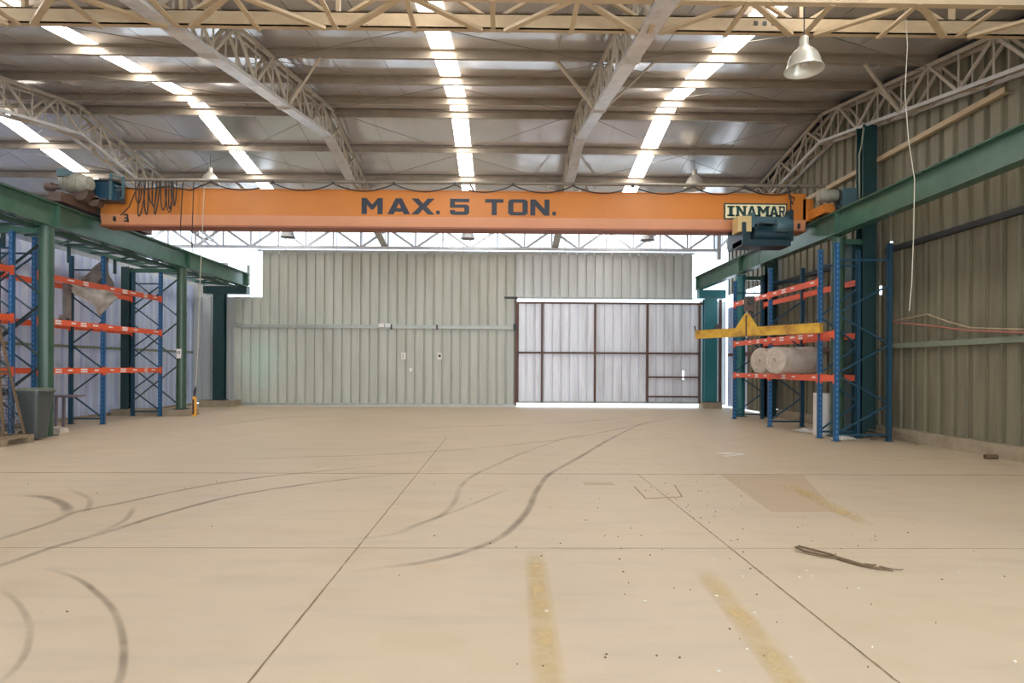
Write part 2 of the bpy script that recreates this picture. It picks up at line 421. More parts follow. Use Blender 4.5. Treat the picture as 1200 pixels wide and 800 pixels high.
T = [
 ([(-1.16,4.34),(-.88,4.47),(-.58,4.6),(-.27,4.88),(.01,5.33),(.25,6.18),(.37,7.0),(.46,7.5),(.67,8.41),(1.3,10.02),(2.4,12.87),(4.04,16.57),(5.74,19.02)], .1, 'tyre'),
 ([(-1.9,5.0),(-1.05,5.3),(-.8,5.67),(-.6,6.1),(-.53,6.77),(-.53,7.49),(-.4,8.26),(-.12,9.12),(.47,10.72),(1.75,13.51),(4.06,17.67)], .09, 'tyre_soft'),
 ([(-3.9,3.9),(-3.74,4.5),(-3.69,4.94),(-3.56,5.37),(-3.39,6.15),(-3.11,6.88),(-2.64,7.47),(-1.94,8.05),(-.6,8.9)], .1, 'tyre'),
 ([(-4.34,4.6),(-4.31,5.18),(-4.29,5.74),(-4.34,6.14),(-4.15,6.53),(-3.82,7.3),(-3.3,8.03),(-2.35,8.71),(-1,9.6)], .1, 'tyre'),
 ([(-3.38,4.46),(-2.98,4.23),(-2.66,3.96),(-2.38,3.69),(-2.14,3.39),(-1.97,3.14),(-1.81,2.85),(-1.7,2.5)], .055, 'tyre'),
 ([(-3.36,4.04),(-3.07,3.82),(-2.75,3.51),(-2.54,3.24),(-2.41,3.01),(-2.34,2.75)], .05, 'tyre_soft'),
 ([(-4.32,6.0),(-4.67,6.44),(-5.14,6.81),(-5.58,6.94)], .14, 'tyre'),
 ([(-3.94,6.45),(-3.69,5.94),(-3.61,5.57),(-3.62,5.23)], .08, 'tyre_soft'),
 ([(-4.2,6.07),(-4.61,6.73),(-5.24,7.28)], .08, 'tyre_soft'),
 ([(-7.2,14.9),(-6.97,15.85),(-6.31,17.78),(-4.82,17.86)], .14, 'tyre_soft'),
 ([(-3.0,14.5),(-1.4,14.9),(.6,15.6),(2.6,16.8),(5.2,19.6)], .12, 'tyre_soft'),
 ([(-5.2,9.3),(-3.6,9.8),(-1.6,10.4),(1.0,12.2),(3.4,15.4),(5.6,18.6)], .12, 'tyre_soft'),
 ([(-1.0,5.4),(-.5,6.2),(-.15,6.9),(.1,7.4)], .06, 'tyre_soft'),

]
for p, wd, m in T: ribbon(p, wd, 'tyre_mark', m)
ribbon([(.26, 4.9), (.25, 4.2), (.235, 3.4), (.22, 2.4)], .19, 'paint_stripe', 'stripe')
ribbon([(1.49, 4.5), (1.44, 3.6), (1.38, 2.83), (1.33, 2.3)], .2, 'paint_stripe', 'stripe', 0.004)
ribbon([(3.65, 7.7), (3.62, 6.9), (3.5, 5.6)], .26, 'paint_stripe', 'stripe', 0.005)
for q in (((3.07, 8.36), (2.81, 6.2), (3.49, 6.2), (4.23, 8.36)), ((1.04, 7.8), (1.04, 7.62), (1.43, 7.62), (1.43, 7.8))):
    m = MB(); m.prism(list(q), (0, 0, 0), (1, 0, 0), (0, 1, 0), .0015); m.build('floor_patch', 'patch', fl)
# thin saw cut round a repair in the slab
for a, b in (((1.66, 7.52), (1.64, 6.83)), ((1.64, 6.83), (2.09, 6.93)), ((2.2, 7.63), (2.09, 6.93))):
    MB().bar((*a, .001), (*b, .001), .012, .003).build('saw_cut', 'joint', fl)
# small litter scattered on the floor (could not be counted)
lit = MB()
for k in range(150):
    if k < 100: x = random.gauss(1.9, 1.2); y = random.uniform(2.4, 8)
    else: x = random.uniform(-6, 7.5); y = random.uniform(3, 18)
    s_ = random.uniform(.003, .008); a = random.uniform(0, 3.14)
    lit.bar((x, y, .004), (x+math.cos(a)*s_*1.6, y+math.sin(a)*s_*1.6, .004), s_, .006)
lo = lit.build('floor_litter', 'scrap'); lo['kind'] = 'stuff'; tag(lo, 'tiny brown chips and grit scattered over the concrete floor', 'litter')
li2 = MB()
for k in range(26):
    x = random.gauss(1.7, 1.0); y = random.uniform(2.6, 5); s_ = random.uniform(.006, .012)
    li2.bar((x, y, .004), (x+s_*1.6, y+random.uniform(-.01, .01), .004), s_, .004)
for k in range(10):
    x = random.gauss(3.85, .15); y = random.gauss(10.4, .1); li2.bar((x, y, .004), (x+.1, y+random.uniform(-.03, .03), .006), .05, .006)
lo = li2.build('paper_scraps', 'plastic_white'); lo['kind'] = 'stuff'; tag(lo, 'small white paper scraps lying on the concrete floor', 'litter')

structure(MB().box(-40, 40, 23.2, 90, -.12, -.02).build('ground', 'outside'))

# ------------------------------------------------------------------ ceiling
edges = []
SKY = [(-13.4, .5), (-7.93, .42), (-1.2, .43), (4.22, .46)]
x = -18.0; brk = []
cur = -18.0
for c, wd in SKY + [(9.2, 0)]:
    a = c - wd/2; n = max(1, round((min(a, 8.75) - cur) / 1.05))
    end = min(a, 8.75)
    for k in range(n): brk.append((cur + (end-cur)*k/n, cur + (end-cur)*(k+1)/n, False))
    if wd: brk.append((a, a+wd, True))
    cur = a + wd
ce = structure(MB().prism([(-.35, -.06), (0, 0), (.35, -.06), (.35, -.03), (0, .03), (-.35, -.03)], (-18, RY, roof(RY)+.03), (0, 1, 0), (0, 0, 1), 26.75).build('ceiling', 'roof'))
def roof_panel(x0, x1, ya, yb, za, zb, sky):
    m = MB(); t = .025
    def slab(u0, u1, d0, d1):
        m.hexa([(u0, ya, za+d0), (u1, ya, za+d0), (u1, yb, zb+d0), (u0, yb, zb+d0), (u0, ya, za+d1), (u1, ya, za+d1), (u1, yb, zb+d1), (u0, yb, zb+d1)])
    if sky: slab(x0, x1, .002, t)
    else:
        slab(x0 + .007, x1 - .007, 0, t); slab(x0, x1, t, t + .02)
    return m.build('skylight_panel' if sky else 'roof_panel', 'skylight' if sky else 'roof', ce)
for x0, x1, sky in brk:
    roof_panel(x0, x1, YF-.2, RY, roof(YF-.2), roof(RY), sky)
    roof_panel(x0, x1, RY, YB+.25, roof(RY), roof(YB+.25), sky)
# the same gable again over the bay behind the camera
RY2 = -.2
for x0, x1, sky in ([(-18, SKY[0][0]-.12, False)] + [(c-.12, c+.12, True) for c, wd in SKY] +
                    [(SKY[k][0]+.12, (SKY[k+1][0]-.12) if k < 3 else 8.75, False) for k in range(4)]):
    roof_panel(x0, x1, RY2, YF-.2, roof(RY), roof(YF-.2), sky)
    roof_panel(x0, x1, -9, RY2, roof(RY)-.18*8.8, roof(RY), sky)

# ------------------------------------------------------------------ cladding panels
def clad(parent, o, u, n, wd, h, m, gw=.05, gd=.04, t=.004):
    """one folded sheet: flat pan and a recessed groove; u along the wall, n into the hall."""
    o = Vector(o); u = Vector(u); n = Vector(n)
    if abs(n.x) > .5 and n.x < 0: P = [(0, 0), (wd-gw-.02, 0), (wd-.06, -gd), (wd-.012, -gd), (wd, 0)]   # skewed rib of the right wall
    else: P = [(0, 0), (wd-gw-.03, 0), (wd-gw-.01, -gd), (wd-.02, -gd), (wd, 0)]
    Q = P + [(a, b-t) for a, b in reversed(P)]
    mb = MB(); i = len(mb.v); k = len(Q)
    for z in (0, h):
        for a, b in Q: mb.v.append(o + u*a + n*b + Vector((0, 0, z)))
    mb.f += [tuple(range(k))[::-1], tuple(range(k, 2*k))]
    for j in range(k): mb.f.append((j, (j+1) % k, k+(j+1) % k, k+j))
    return mb.build('cladding_panel', m, parent)

# back wall, left part: the big painted sliding leaf and the sheets above it
wb = structure(MB().box(-18, -9.5, YB+.0, YB+.1, 0, .05).build('wall_back', 'conc'))
d1 = structure(MB().bar((-10.2, 22.62, .06), (.47, 22.62, .06), .05, .1).build('door_1', 'galv'))
p = .343
nL = 31; x0 = .47 - nL*p
for k in range(nL):
    clad(d1, (x0 + k*p, 22.64, .05), (1, 0, 0), (0, -1, 0), p, 2.95, 'wall_green', .055, .075)
for k in range(28):
    clad(wb, (x0 + (3+k)*p, 22.72, 3.0), (1, 0, 0), (0, -1, 0), p, 2.84, 'wall_green', .055, .075)
for k in range(3):
    clad(wb, (x0 + k*p, 22.72, 3.0), (1, 0, 0), (0, -1, 0), p, 1.1, 'wall_green', .055, .075)
for k in range(5):
    clad(wb, (XL+.02 + k*.36, 22.76, .1), (1, 0, 0), (0, -1, 0), .36, 4.0, 'wall_grey')
# guide rail across the leaf, in three lengths
for a, b in ((-10.0, -4.25), (-4.2, -2.55), (-2.5, .36)):
    MB().box(a, b, 22.54, 22.6, 2.93, 3.06).build('guide_rail', 'galv', d1)
for a in (-10.05, -4.7, -4.45): MB().box(a, a+.2, 22.5, 22.56, 2.98, 3.12).build('rail_bracket', 'sticker' if a > -6 else 'galv', d1)
MB().box(.36, .5, 22.5, 22.6, 2.9, 3.12).build('rail_stop', 'dark_steel', d1)
MB().box(.02, .52, 22.55, 22.6, 4.08, 4.16).build('rail_bracket', 'dark_steel', d1)
MB().box(.43, .5, 22.56, 22.64, .05, 4.1).build('edge_trim', 'brown', d1)
for a in (-4.26, -2.54): MB().box(a, a+.06, 22.52, 22.6, 2.9, 3.08).build('rail_joint', 'dark_steel', d1)
for (a, z, ww, hh, nm) in ((-3.86, 1.9, .17, .24, 'a'), (-2.5, 1.9, .17, .24, 'b'), (-3.55, 1.38, .1, .13, 'c')):
    s_ = MB().box(a, a+ww, 22.595, 22.601, z-hh/2, z+hh/2).build('notice', 'sticker', d1)
    if nm == 'b': MB().box(a+.04, a+ww-.04, 22.59, 22.596, z-.04, z+.06).build('notice_print', 'dark_steel', s_)
    if nm == 'a':
        for q in range(3): MB().box(a+.03, a+.1, 22.59, 22.596, z-.07+q*.06, z-.05+q*.06).build('notice_print', 'dark_steel', s_)
# back wall, right part: sheets above the sliding door
for k in range(20):
    clad(wb, (.47 + k*.336, 22.7, 4.1), (1, 0, 0), (0, -1, 0), .336, 1.73, 'wall_grey', .055, .075)
MB().bar((.5, 22.66, 4.14), (7.2, 22.66, 4.14), .06, .05).build('bottom_rail', 'galv', wb)
MB().bar((-9.3, 22.66, 5.85), (7.25, 22.66, 5.85), .08, .06).build('top_rail', 'white_steel', wb)
# the galvanised sliding door with its brown frame
d2 = structure(MB().bar((.5, 22.42, 3.92), (7.75, 22.42, 3.92), .06, .07).build('door_2', 'brown'))
for k in range(21):
    if k == 19:                         # torn sheet with daylight behind the tear
        clad(d2, (.55 + k*.326, 22.42, .2), (1, 0, 0), (0, -1, 0), .326, .85, 'wall_door', .055, .075)
        clad(d2, (.62 + k*.326, 22.42, 1.05), (1, 0, 0), (0, -1, 0), .256, .35, 'wall_door', .055, .075)
        clad(d2, (.55 + k*.326, 22.42, 1.4), (1, 0, 0), (0, -1, 0), .326, 2.5, 'wall_door', .055, .075)
    else:
        clad(d2, (.55 + k*.326, 22.42, .2), (1, 0, 0), (0, -1, 0), .326, 3.7, 'wall_door', .055, .075)
for a in (.53, 1.44, 3.43, 5.41, 7.38):
    MB().box(a-.035, a+.035, 22.34, 22.41, .18, 3.9).build('frame_post', 'brown', d2)
MB().box(.53, 7.4, 22.33, 22.4, 2.01, 2.08).build('frame_rail', 'brown', d2)
MB().box(.53, 7.4, 22.34, 22.41, .16, .23).build('frame_rail', 'galv', d2)
for z in (.42, 1.15): MB().box(5.41, 7.38, 22.33, 22.4, z-.03, z+.03).build('frame_rail', 'brown', d2)
# clerestory framing above, beyond the lattice girder
ci = structure(MB().bar((-18, 22.9, 6.72), (8.6, 22.9, 6.72), .06, .07).build('trim_1', 'white_steel'))
for k in range(19):
    xx = -9.3 + k*.97
    MB().bar((xx, 22.9, 5.75), (xx, 22.9, 6.7), .03, .03).build('glazing_bar', 'white_steel', ci)
# left partition
wl = structure(MB().box(XL-.1, XL+.02, 8, YB, 0, .08).build('wall_left', 'conc'))
k = 0; y = 10.4
while y < 22.7:
    clad(wl, (XL, y, .08), (0, 1, 0), (1, 0, 0), .36, 4.45, 'wall_left', .1, .06); y += .36
MB().box(XL-.06, XL-.01, -9, 10.4, 0, 4.5).build('wall_sheet', 'wall_left', wl)
for z in (2.0,): MB().bar((XL+.03, 10.4, z), (XL+.03, 22.7, z), .05, .07).build('girt', 'grey_green', wl)
structure(MB().box(-18.2, -18, -9, 23, 0, 8.3).build('wall_far_left', 'wall_left'))
for k in range(7):
    clad(wb, (-18 + k*.9, 22.75, 0), (1, 0, 0), (0, -1, 0), .9, 7.0 if k < 5 else 4.4, 'wall_grey')
for k in range(9): clad(wb, (-13.7+k*.36, 22.8, 4.1), (1, 0, 0), (0, -1, 0), .36, 1.3, 'wall_grey')
for k in range(3): clad(wb, (7.48+k*.34, 22.74, .1), (1, 0, 0), (0, -1, 0), .34, 3.95, 'wall_grey')
# right wall
wr = structure(MB().box(XR-.12, XR+.2, 5, 18.3, 0, .24).build('wall_right', 'conc'))
y = 7.2
k = 0
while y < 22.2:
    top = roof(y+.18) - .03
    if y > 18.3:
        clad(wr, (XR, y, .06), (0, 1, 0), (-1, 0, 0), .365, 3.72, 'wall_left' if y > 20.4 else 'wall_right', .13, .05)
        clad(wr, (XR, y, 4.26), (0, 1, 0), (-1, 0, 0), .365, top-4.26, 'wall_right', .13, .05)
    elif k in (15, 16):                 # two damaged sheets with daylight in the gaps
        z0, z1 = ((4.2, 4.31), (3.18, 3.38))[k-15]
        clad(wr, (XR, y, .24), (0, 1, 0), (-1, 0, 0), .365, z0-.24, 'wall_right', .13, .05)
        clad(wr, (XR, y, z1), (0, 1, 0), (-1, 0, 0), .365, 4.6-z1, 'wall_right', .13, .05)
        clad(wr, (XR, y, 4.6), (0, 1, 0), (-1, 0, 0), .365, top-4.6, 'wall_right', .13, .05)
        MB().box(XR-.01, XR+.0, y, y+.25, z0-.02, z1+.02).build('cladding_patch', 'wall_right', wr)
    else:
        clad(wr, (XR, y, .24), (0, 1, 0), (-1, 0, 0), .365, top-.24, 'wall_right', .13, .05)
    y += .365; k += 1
for ya, yb, za in ((-9, -6, 0), (-6, 1, 4.6), (1, 7.3, 0)):  # middle length leaves an opening made up for the side fill light
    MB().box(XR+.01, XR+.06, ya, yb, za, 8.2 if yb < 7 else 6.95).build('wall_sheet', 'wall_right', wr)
for z, m, y0, y1 in ((2.0, 'grey_green', 7.2, 13.0), (4.1, 'dark_steel', 7.2, 13.0), (6.2, 'cream', 9.9, 13.4), (6.2, 'cream', 13.7, 17.6), (2.0, 'brown', 13.4, 22.2), (4.1, 'dark_steel', 13.6, 18.2)):
    MB().angle((XR-.07, y0, z), (XR-.07, y1, z), .1, .012).build('girt', m, wr)
MB().bar((8.18, 22.45, 0), (8.18, 22.45, 4.1), .09, .09).build('corner_post', 'brown', wr)
vt = structure(MB().bar((XR-.02, 6.5, roof(6.5)-.02), (XR-.02, RY, roof(RY)-.02), .14, .09).build('trim_3', 'dark_steel'))
MB().bar((XR-.02, RY, roof(RY)-.02), (XR-.02, 23, roof(23)-.02), .14, .09).build('flashing', 'dark_steel', vt)
structure(MB().box(-18, 8.7, 7.32, 7.36, 6.78, 7.0).build('trim_2', 'cream'))

# ------------------------------------------------------------------ purlins and tie rods
PUR = [(8.35, 'closest to the front lattice girder'), (9.8, 'seen through the front lattice girder'), (11.5, 'first clear one behind the front lattice girder'), (13.2, 'next one down-hall from the first clear one'),
       (14.9, 'on the near side of the ridge'), (15.7, 'on the far side of the ridge'), (17.4, 'first one down the far slope'), (19.1, 'second one down the far slope just above the crane'),
       (20.8, 'behind the orange crane girder'), (22.35, 'over the back wall')]
for y, d in PUR:
    s_ = -1 if y < RY else 1; r = roof(y) - .012
    m = MB()
    m.box(-18, 8.4, y-.008, y+.008, r-.15, r)
    m.box(-18, 8.4, y-.008, y+.06, r-.165, r-.15)
    m.box(-18, 8.4, y-.07, y+.008, r-.015, r)
    m.box(-18, 8.4, y+.05, y+.06, r-.15, r-.13)
    o = m.build('roof_purlin', 'purlin', None, False, (0, y, r-.17)); tag(o, 'cream steel roof purlin ' + d, 'purlin')
TX = [-10.9, -4.5, 1.93, 8.3]
for i, (xa, xb, d) in enumerate(((-17.3, -10.9, 'left of the leftmost roof truss'), (-10.9, -4.5, 'between the leftmost and second roof trusses'),
                                 (-4.5, 1.93, 'between the two middle roof trusses'), (1.93, 8.3, 'between the third roof truss and the right wall truss'))):
    t = thing('tie_rods', ((xa+xb)/2, RY, 8), 'thin zigzag tie rods ' + d, 'bracing')
    mid = (xa+xb)/2
    for ya, yb in ((11.5, 9.8), (11.5, 13.2), (15.3, 13.2), (15.3, 17.4), (19.1, 17.4), (19.1, 20.8)):
        for xx in (xa, xb):
            MB().tube([(xx, ya, roof(ya)-.25), (mid, yb, roof(yb)-.22)], .007, 5).build('rod', 'pipe', t)

# ------------------------------------------------------------------ roof trusses
def truss(X, label, half, sides, split=False):
    t = thing('roof_truss', (X, RY, bch(RY)), label, 'truss')
    ys = [YF+.0] + [RY + 1.55*k for k in range(-4, 5)] + [22.55]
    yt = [RY + 1.55*(k+.5) for k in range(-5, 5)]
    bt = lambda y: bch(y) + .05
    tp = lambda y: roof(y) - .225
    for a, b in ((6.5, RY), (RY, 22.75)):
        if split:
            for s in (-half, half):
                MB().bar((X+s, a, bt(a)), (X+s, b, bt(b)), .06, .07).build('bottom_chord', 'white_steel', t)
        else:
            MB().bar((X, a, bt(a)), (X, b, bt(b)), 2*half+.05, .07).build('bottom_chord', 'white_steel', t)
        m = MB()
        for s in (-half, half): m.bar((X+s*.8, a, tp(a)), (X+s*.8, b, tp(b)), .06, .07)
        m.build('top_chord', 'web', t)
    if split:
        for k in range(22):
            y0 = 7.7 + k*.67; s = 1 if k % 2 else -1
            MB().bar((X-s*half, y0, bt(y0)), (X+s*half, y0+.67, bt(y0+.67)), .05, .02).build('lacing', 'cream', t)
    for s in (-half*.85, half*.85):
        for y in yt:
            for yb in (y-.775, y+.775):
                if yb < YF-.1 or yb > 22.7: continue
                yn = yb
                MB().bar((X+s, yn, bt(yn)), (X+s, y, tp(y)), .04, .05).build('diagonal', 'web', t)
            if y > YF: MB().bar((X+s, y, bt(y)), (X+s, y, tp(y)), .024, .024).build('vertical', 'web', t)
        for y in ys[1:-1]:
            MB().bar((X+s, y, bt(y)), (X+s, y, tp(y)), .024, .024).build('vertical', 'web', t)
    for yb, yp in ((12.2, 11.5), (18.4, 19.1), (9.1, 9.8)):
        if yb < 10 and X > 5: continue
        for sx in sides:
            if yb < 10: continue
            MB().angle((X+sx*half, yb, bt(yb)), (X+sx*(1.32 if X > 5 else .95), yp, roof(yp)-.17), .05, .01).build('fly_brace', 'web', t)
    for yb in (9.1, 12.2, 15.3, 18.4):
        MB().box(X-half-.04, X+half+.04, yb-.1, yb+.1, bt(yb)-.045, bt(yb)-.03).build('splice_plate', 'white_steel', t)
    return t
truss(TX[0], 'leftmost roof truss with an open laced bottom chord, above the left crane rail', .17, (-1, 1), True)
truss(TX[1], 'cream roof truss second from the left, left of the MAX. 5 TON. lettering', .1, (-1, 1))
truss(TX[2], 'cream roof truss third from the left, right of the MAX. 5 TON. lettering', .1, (-1, 1))
truss(TX[3], 'cream roof truss running along the right wall above the green column', .15, (-1,), True)

# back lattice girder in front of the clerestory
t = thing('back_lattice_girder', (0, 22.5, 5.92), 'long pale lattice girder in front of the bright clerestory on the back wall', 'girder')
for z, nm in ((5.95, 'bottom_chord'), (6.66, 'top_chord')):
    MB().bar((-15.5, 22.5, z), (8.2, 22.5, z), .12, .1).build(nm, 'lattice', t)
k = -7
while True:
    xt = -.25 + 2.05*k
    if xt > 8: break
    for d in (-1.025, 1.025):
        if xt + d < 8.1: MB().bar((xt, 22.5, 6.66), (xt+d, 22.5, 5.95), .085, .085, (0, 1, 0)).build('diagonal', 'lattice', t)
    MB().bar((xt, 22.5, 5.95), (xt, 22.5, 6.66), .06, .06).build('vertical', 'lattice', t)
    if xt + 1.025 < 8.1: MB().bar((xt+1.025, 22.5, 5.95), (xt+1.025, 22.5, 6.66), .06, .06).build('vertical', 'lattice', t)
    k += 1
MB().bar((8.12, 22.5, 5.6), (8.12, 22.5, 6.75), .14, .14).build('end_post', 'lattice', t)
# front lattice girder (box section) close above the camera
t = thing('front_lattice_girder', (0, 7.6, 5.95), 'cream box lattice girder crossing the whole top of the view', 'girder')
MB().bar((-17.9, 7.25, 5.99), (8.3, 7.25, 5.99), .09, .08).build('near_chord', 'cream', t)
m = MB(); m.box(-17.9, 8.3, 8.0, 8.016, 6.03, 6.23); m.box(-17.9, 8.3, 8.0, 8.09, 6.03, 6.045); m.box(-17.9, 8.3, 8.0, 8.09, 6.215, 6.23)
m.build('far_chord', 'cream', t)
MB().bar((-17.9, 7.25, 6.8), (8.3, 7.25, 6.8), .09, .08).build('top_chord', 'cream', t)
MB().bar((-17.9, 8.05, 6.8), (8.3, 8.05, 6.8), .09, .08).build('top_chord', 'cream', t)
k = -8
while k < 4:
    xn = .88 + 2.08*k
    for s in (-1, 1):
        if xn + s*1.04 > 8.3: continue
        MB().bar((xn+s*.06, 7.25, 5.97), (xn+s*.88, 7.98, 5.985), .075, .04).build('diagonal', 'cream', t)
        MB().bar((xn, 8.05, 6.78), (xn+s*1.04, 8.05, 6.15), .04, .06, (0, 1, 0)).build('web_diagonal', 'cream', t)
        MB().bar((xn+s*1.04, 7.25, 6.78), (xn, 7.25, 6.0), .04, .06, (0, 1, 0)).build('web_diagonal', 'cream', t)
    MB().bar((xn, 7.2, 5.955), (xn, 8.0, 5.97), .06, .03).build('cross_strut', 'cream', t)
    MB().bar((xn+1.04, 7.25, 5.955), (xn+1.04, 7.95, 5.97), .06, .03).build('cross_strut', 'cream', t)
    MB().bar((xn+1.04, 8.05, 6.05), (xn+1.04, 8.05, 6.8), .07, .05).build('post', 'cream', t)
    MB().bar((xn, 7.25, 6.0), (xn, 7.25, 6.8), .05, .05).build('post', 'cream', t)
    k += 1
for a, b in ((-7.0, .35), (3.35, .3)):
    q = MB()
    for j in range(3): q.box(a+j*.12, a+j*.12+.05, 7.99, 7.999, 6.12, 6.17)
    q.build('bolt_hole', 'dark_steel', t)

# ------------------------------------------------------------------ columns
def pipe_column(x, y, top, label, m='green_pale', rx=None, z0=0):
    t = thing('crane_column', (x, y, z0), label, 'column')
    MB().tube([(x, y, z0), (x, y, top)], .135, 20).build('pipe', m, t, True)
    MB().box(x-.16, x+.16, y-.16, y+.16, z0, z0+.02).build('base_plate', 'green_dark', t)
    MB().box(x-.15, x+.15, y-.13, y+.13, top-.02, top).build('cap_plate', 'green', t)
    for z in (1.75, 2.95, .5): MB().box(x-.13, x+.13, y-.05, y+.05, z, z+.15).build('gusset', 'green_dark', t)
    if rx is not None:
        s = 1 if rx > x else -1
        mm = MB(); w2 = .12
        mm.box(rx-w2, rx+w2, y-.1, y-.085, z0, top); mm.box(rx-w2, rx+w2, y+.085, y+.1, z0, top); mm.box(rx-.008, rx+.008, y-.085, y+.085, z0, top)
        mm.build('wall_leg', 'green_dark', t)
        z = .3 if x < 0 else 9
        while z < top - 1.2:
            for a, b, yy in ((x, rx, y-.06), (rx, x, y+.06)):
                MB().bar((a, yy, z), (b, yy, z+1.3), .02, .07, (0, 1, 0)).build('lacing', 'green_dark', t)
            z += 1.3
        MB().bar((x, y, top-.1), (rx, y, top-.1), .08, .12).build('bracket', 'green', t)
    return t
pipe_column(-9.62, 12.7, 4.42, 'green pipe column under the left crane rail behind the wheeled bin', 'green_pale', -11.25)
pipe_column(-9.63, 18.0, 4.42, 'green pipe column under the left crane rail beside the far orange rack end', 'green_pale', -11.25, .2)
pipe_column(7.38, 13.1, 4.4, 'green pipe column under the right crane rail behind the nearest rack frame', 'green_pale', 8.0)
pipe_column(7.38, 18.5, 4.4, 'green pipe column under the right crane rail behind the far rack frames', 'teal', 8.15)
def h_column(x, y, top, w2, d2, label, m, base=0):
    t = thing('wall_column', (x, y, base), label, 'column')
    mm = MB(); mm.box(x-w2, x+w2, y-d2, y-d2+.02, base, top); mm.box(x-w2, x+w2, y+d2-.02, y+d2, base, top); mm.box(x-.01, x+.01, y-d2+.02, y+d2-.02, base, top)
    mm.build('shaft', m, t)
    if top > 6.8:
        q = MB(); q.box(7.78, 7.9, y-.2, y+.1, base, 4.4); q.box(7.95, 8.06, y-.1, y+.1, base, 4.4); q.box(7.9, 7.95, y+.05, y+.1, base, 4.4); q.build('lower_shaft', m, t)
    MB().box(x-w2-.05, x+w2+.05, y-d2-.04, y+d2+.04, base, base+.025).build('base_plate', 'dark_steel', t)
    for z in (1.2, 2.4): MB().box(x-w2, x+w2, y-d2-.012, y-d2, z, z+.12).build('batten', m, t)
    return t
h_column(8.22, 13.45, 7.0, .16, .13, 'tall dark green column on the right wall rising up to the roof truss', 'green_dark')
h_column(8.22, 18.3, 6.6, .14, .12, 'dark green column on the right wall behind the far rack bay', 'green_dark')
h_column(-10.55, 22.35, 4.25, .2, .12, 'dark green column in the far left corner standing on a low concrete block', 'green_dark', .22)
h_column(7.75, 22.35, 4.1, .24, .12, 'teal column beside the sliding door standing on a concrete block', 'teal', .22)
o = MB().box(-11.15, -9.85, 22.05, 22.6, 0, .22).build('concrete_block', 'conc', None, False, (-10.5, 22.3, 0)); tag(o, 'low concrete block under the far left corner column', 'block')
o = MB().box(7.42, 8.12, 22.05, 22.6, 0, .22).build('concrete_block', 'conc', None, False, (7.8, 22.3, 0)); tag(o, 'concrete block under the teal column beside the sliding door', 'block')
o = MB().box(-11.6, -9.3, 17.84, 18.4, -.0, .19).build('concrete_plinth', 'conc', None, False, (-10.5, 18, 0)); tag(o, 'long concrete plinth under the far green pipe column at left', 'plinth')
# corner bracket
o = MB().box(-11.1, -9.5, 22.2, 22.5, 4.16, 4.44).build('corner_bracket_beam', 'green_dark', None, False, (-10.3, 22.3, 4.1)); tag(o, 'dark green bracket beam on the far left corner column carrying the rail end', 'beam')
o = MB().box(7.3, 8.3, 22.2, 22.5, 4.12, 4.42).build('corner_bracket_beam', 'teal', None, False, (7.8, 22.3, 4.1)); tag(o, 'teal bracket beam on the column beside the sliding door carrying the rail end', 'beam')

# ------------------------------------------------------------------ crane runways
def runway(x, label, side, m):
    t = thing('crane_runway_beam', (x, 15, 4.42), label, 'beam')
    z0, z1 = 4.44, 4.9; y0, y1 = -8.5, 22.5
    MB().box(x-.008, x+.008, y0, y1, z0, z1).build('web', m, t)
    MB().box(x-.12, x+.12, y0, y1, z0-.02, z0).build('bottom_flange', m, t)
    MB().box(x-.12, x+.12, y0, y1, z1, z1+.02).build('top_flange', m, t)
    MB().box(x-.03, x+.03, y0, y1, z1+.02, z1+.07).build('rail', 'dark_steel', t)
    for y in (12.9, 18.2, 22.3):
        MB().box(x-.11, x+.11, y-.006, y+.006, z0, z1).build('stiffener', m, t)
    return t
rl = runway(-9.6, 'long green crane runway beam along the left side above the racks', -1, 'green')
rr = runway(7.3, 'long green crane runway beam along the right side above the racks', 1, 'green')
MB().box(-9.58, -9.5, 22.4, 22.55, 4.5, 5.25).build('end_stop', 'galv', rl)
# surge girder beside the left runway
t = thing('surge_girder', (-10.5, 15, 4.5), 'green horizontal lattice beside the left crane runway, above the racks', 'girder')
MB().angle((-11.1, 8, 4.56), (-11.1, 22.4, 4.56), .12, .012).build('outer_chord', 'green', t)
MB().angle((-10.35, 8, 4.52), (-10.35, 22.4, 4.52), .07, .01).build('middle_chord', 'green_dark', t)
MB().bar((-9.85, 8, 4.4), (-9.85, 22.4, 4.4), .06, .08).build('inner_chord', 'green_pale', t)
y = 8.5; s = 1
while y < 22:
    a, b = (-11.1, -9.8) if s > 0 else (-9.8, -11.1)
    MB().bar((a, y, 4.5), (b, y+1.1, 4.5), .05, .05).build('diagonal', 'green', t)
    MB().bar((-11.1, y, 4.5), (-9.7, y, 4.5), .05, .05).build('cross_strut', 'green_dark', t)
    y += 1.1; s = -s
for y in (13.4, 15.4, 17.2): MB().bar((-11.1, y, 4.5), (-11.1, y, 4.1), .06, .06).build('hanger_stub', 'green_dark', t)

# ------------------------------------------------------------------ lettering made of strokes
def strokes(mb, segs, x, z, wd, ht, th, y, t=.006):
    for s in segs:
        if len(s) == 4 and not isinstance(s[0], tuple):      # x0,z0,x1,z1 stroke
            a = Vector((x + s[0]*wd, 0, z + s[1]*ht)); b = Vector((x + s[2]*wd, 0, z + s[3]*ht))
            d = (b-a).normalized(); n_ = Vector((-d.z, 0, d.x)) * th/2
            P = [a-n_, b-n_, b+n_, a+n_]
        else:
            P = [Vector((x + q[0]*wd, 0, z + q[1]*ht)) for q in s]
        i = len(mb.v); k = len(P)
        for q in P: mb.v.append(Vector((q.x, y, q.z)))
        for q in P: mb.v.append(Vector((q.x, y-t, q.z)))
        mb.f.append(tuple(range(i, i+k))); mb.f.append(tuple(range(i+k, i+2*k))[::-1])
        for j in range(k): mb.f.append((i+j, i+(j+1) % k, i+k+(j+1) % k, i+k+j))
w_ = .22
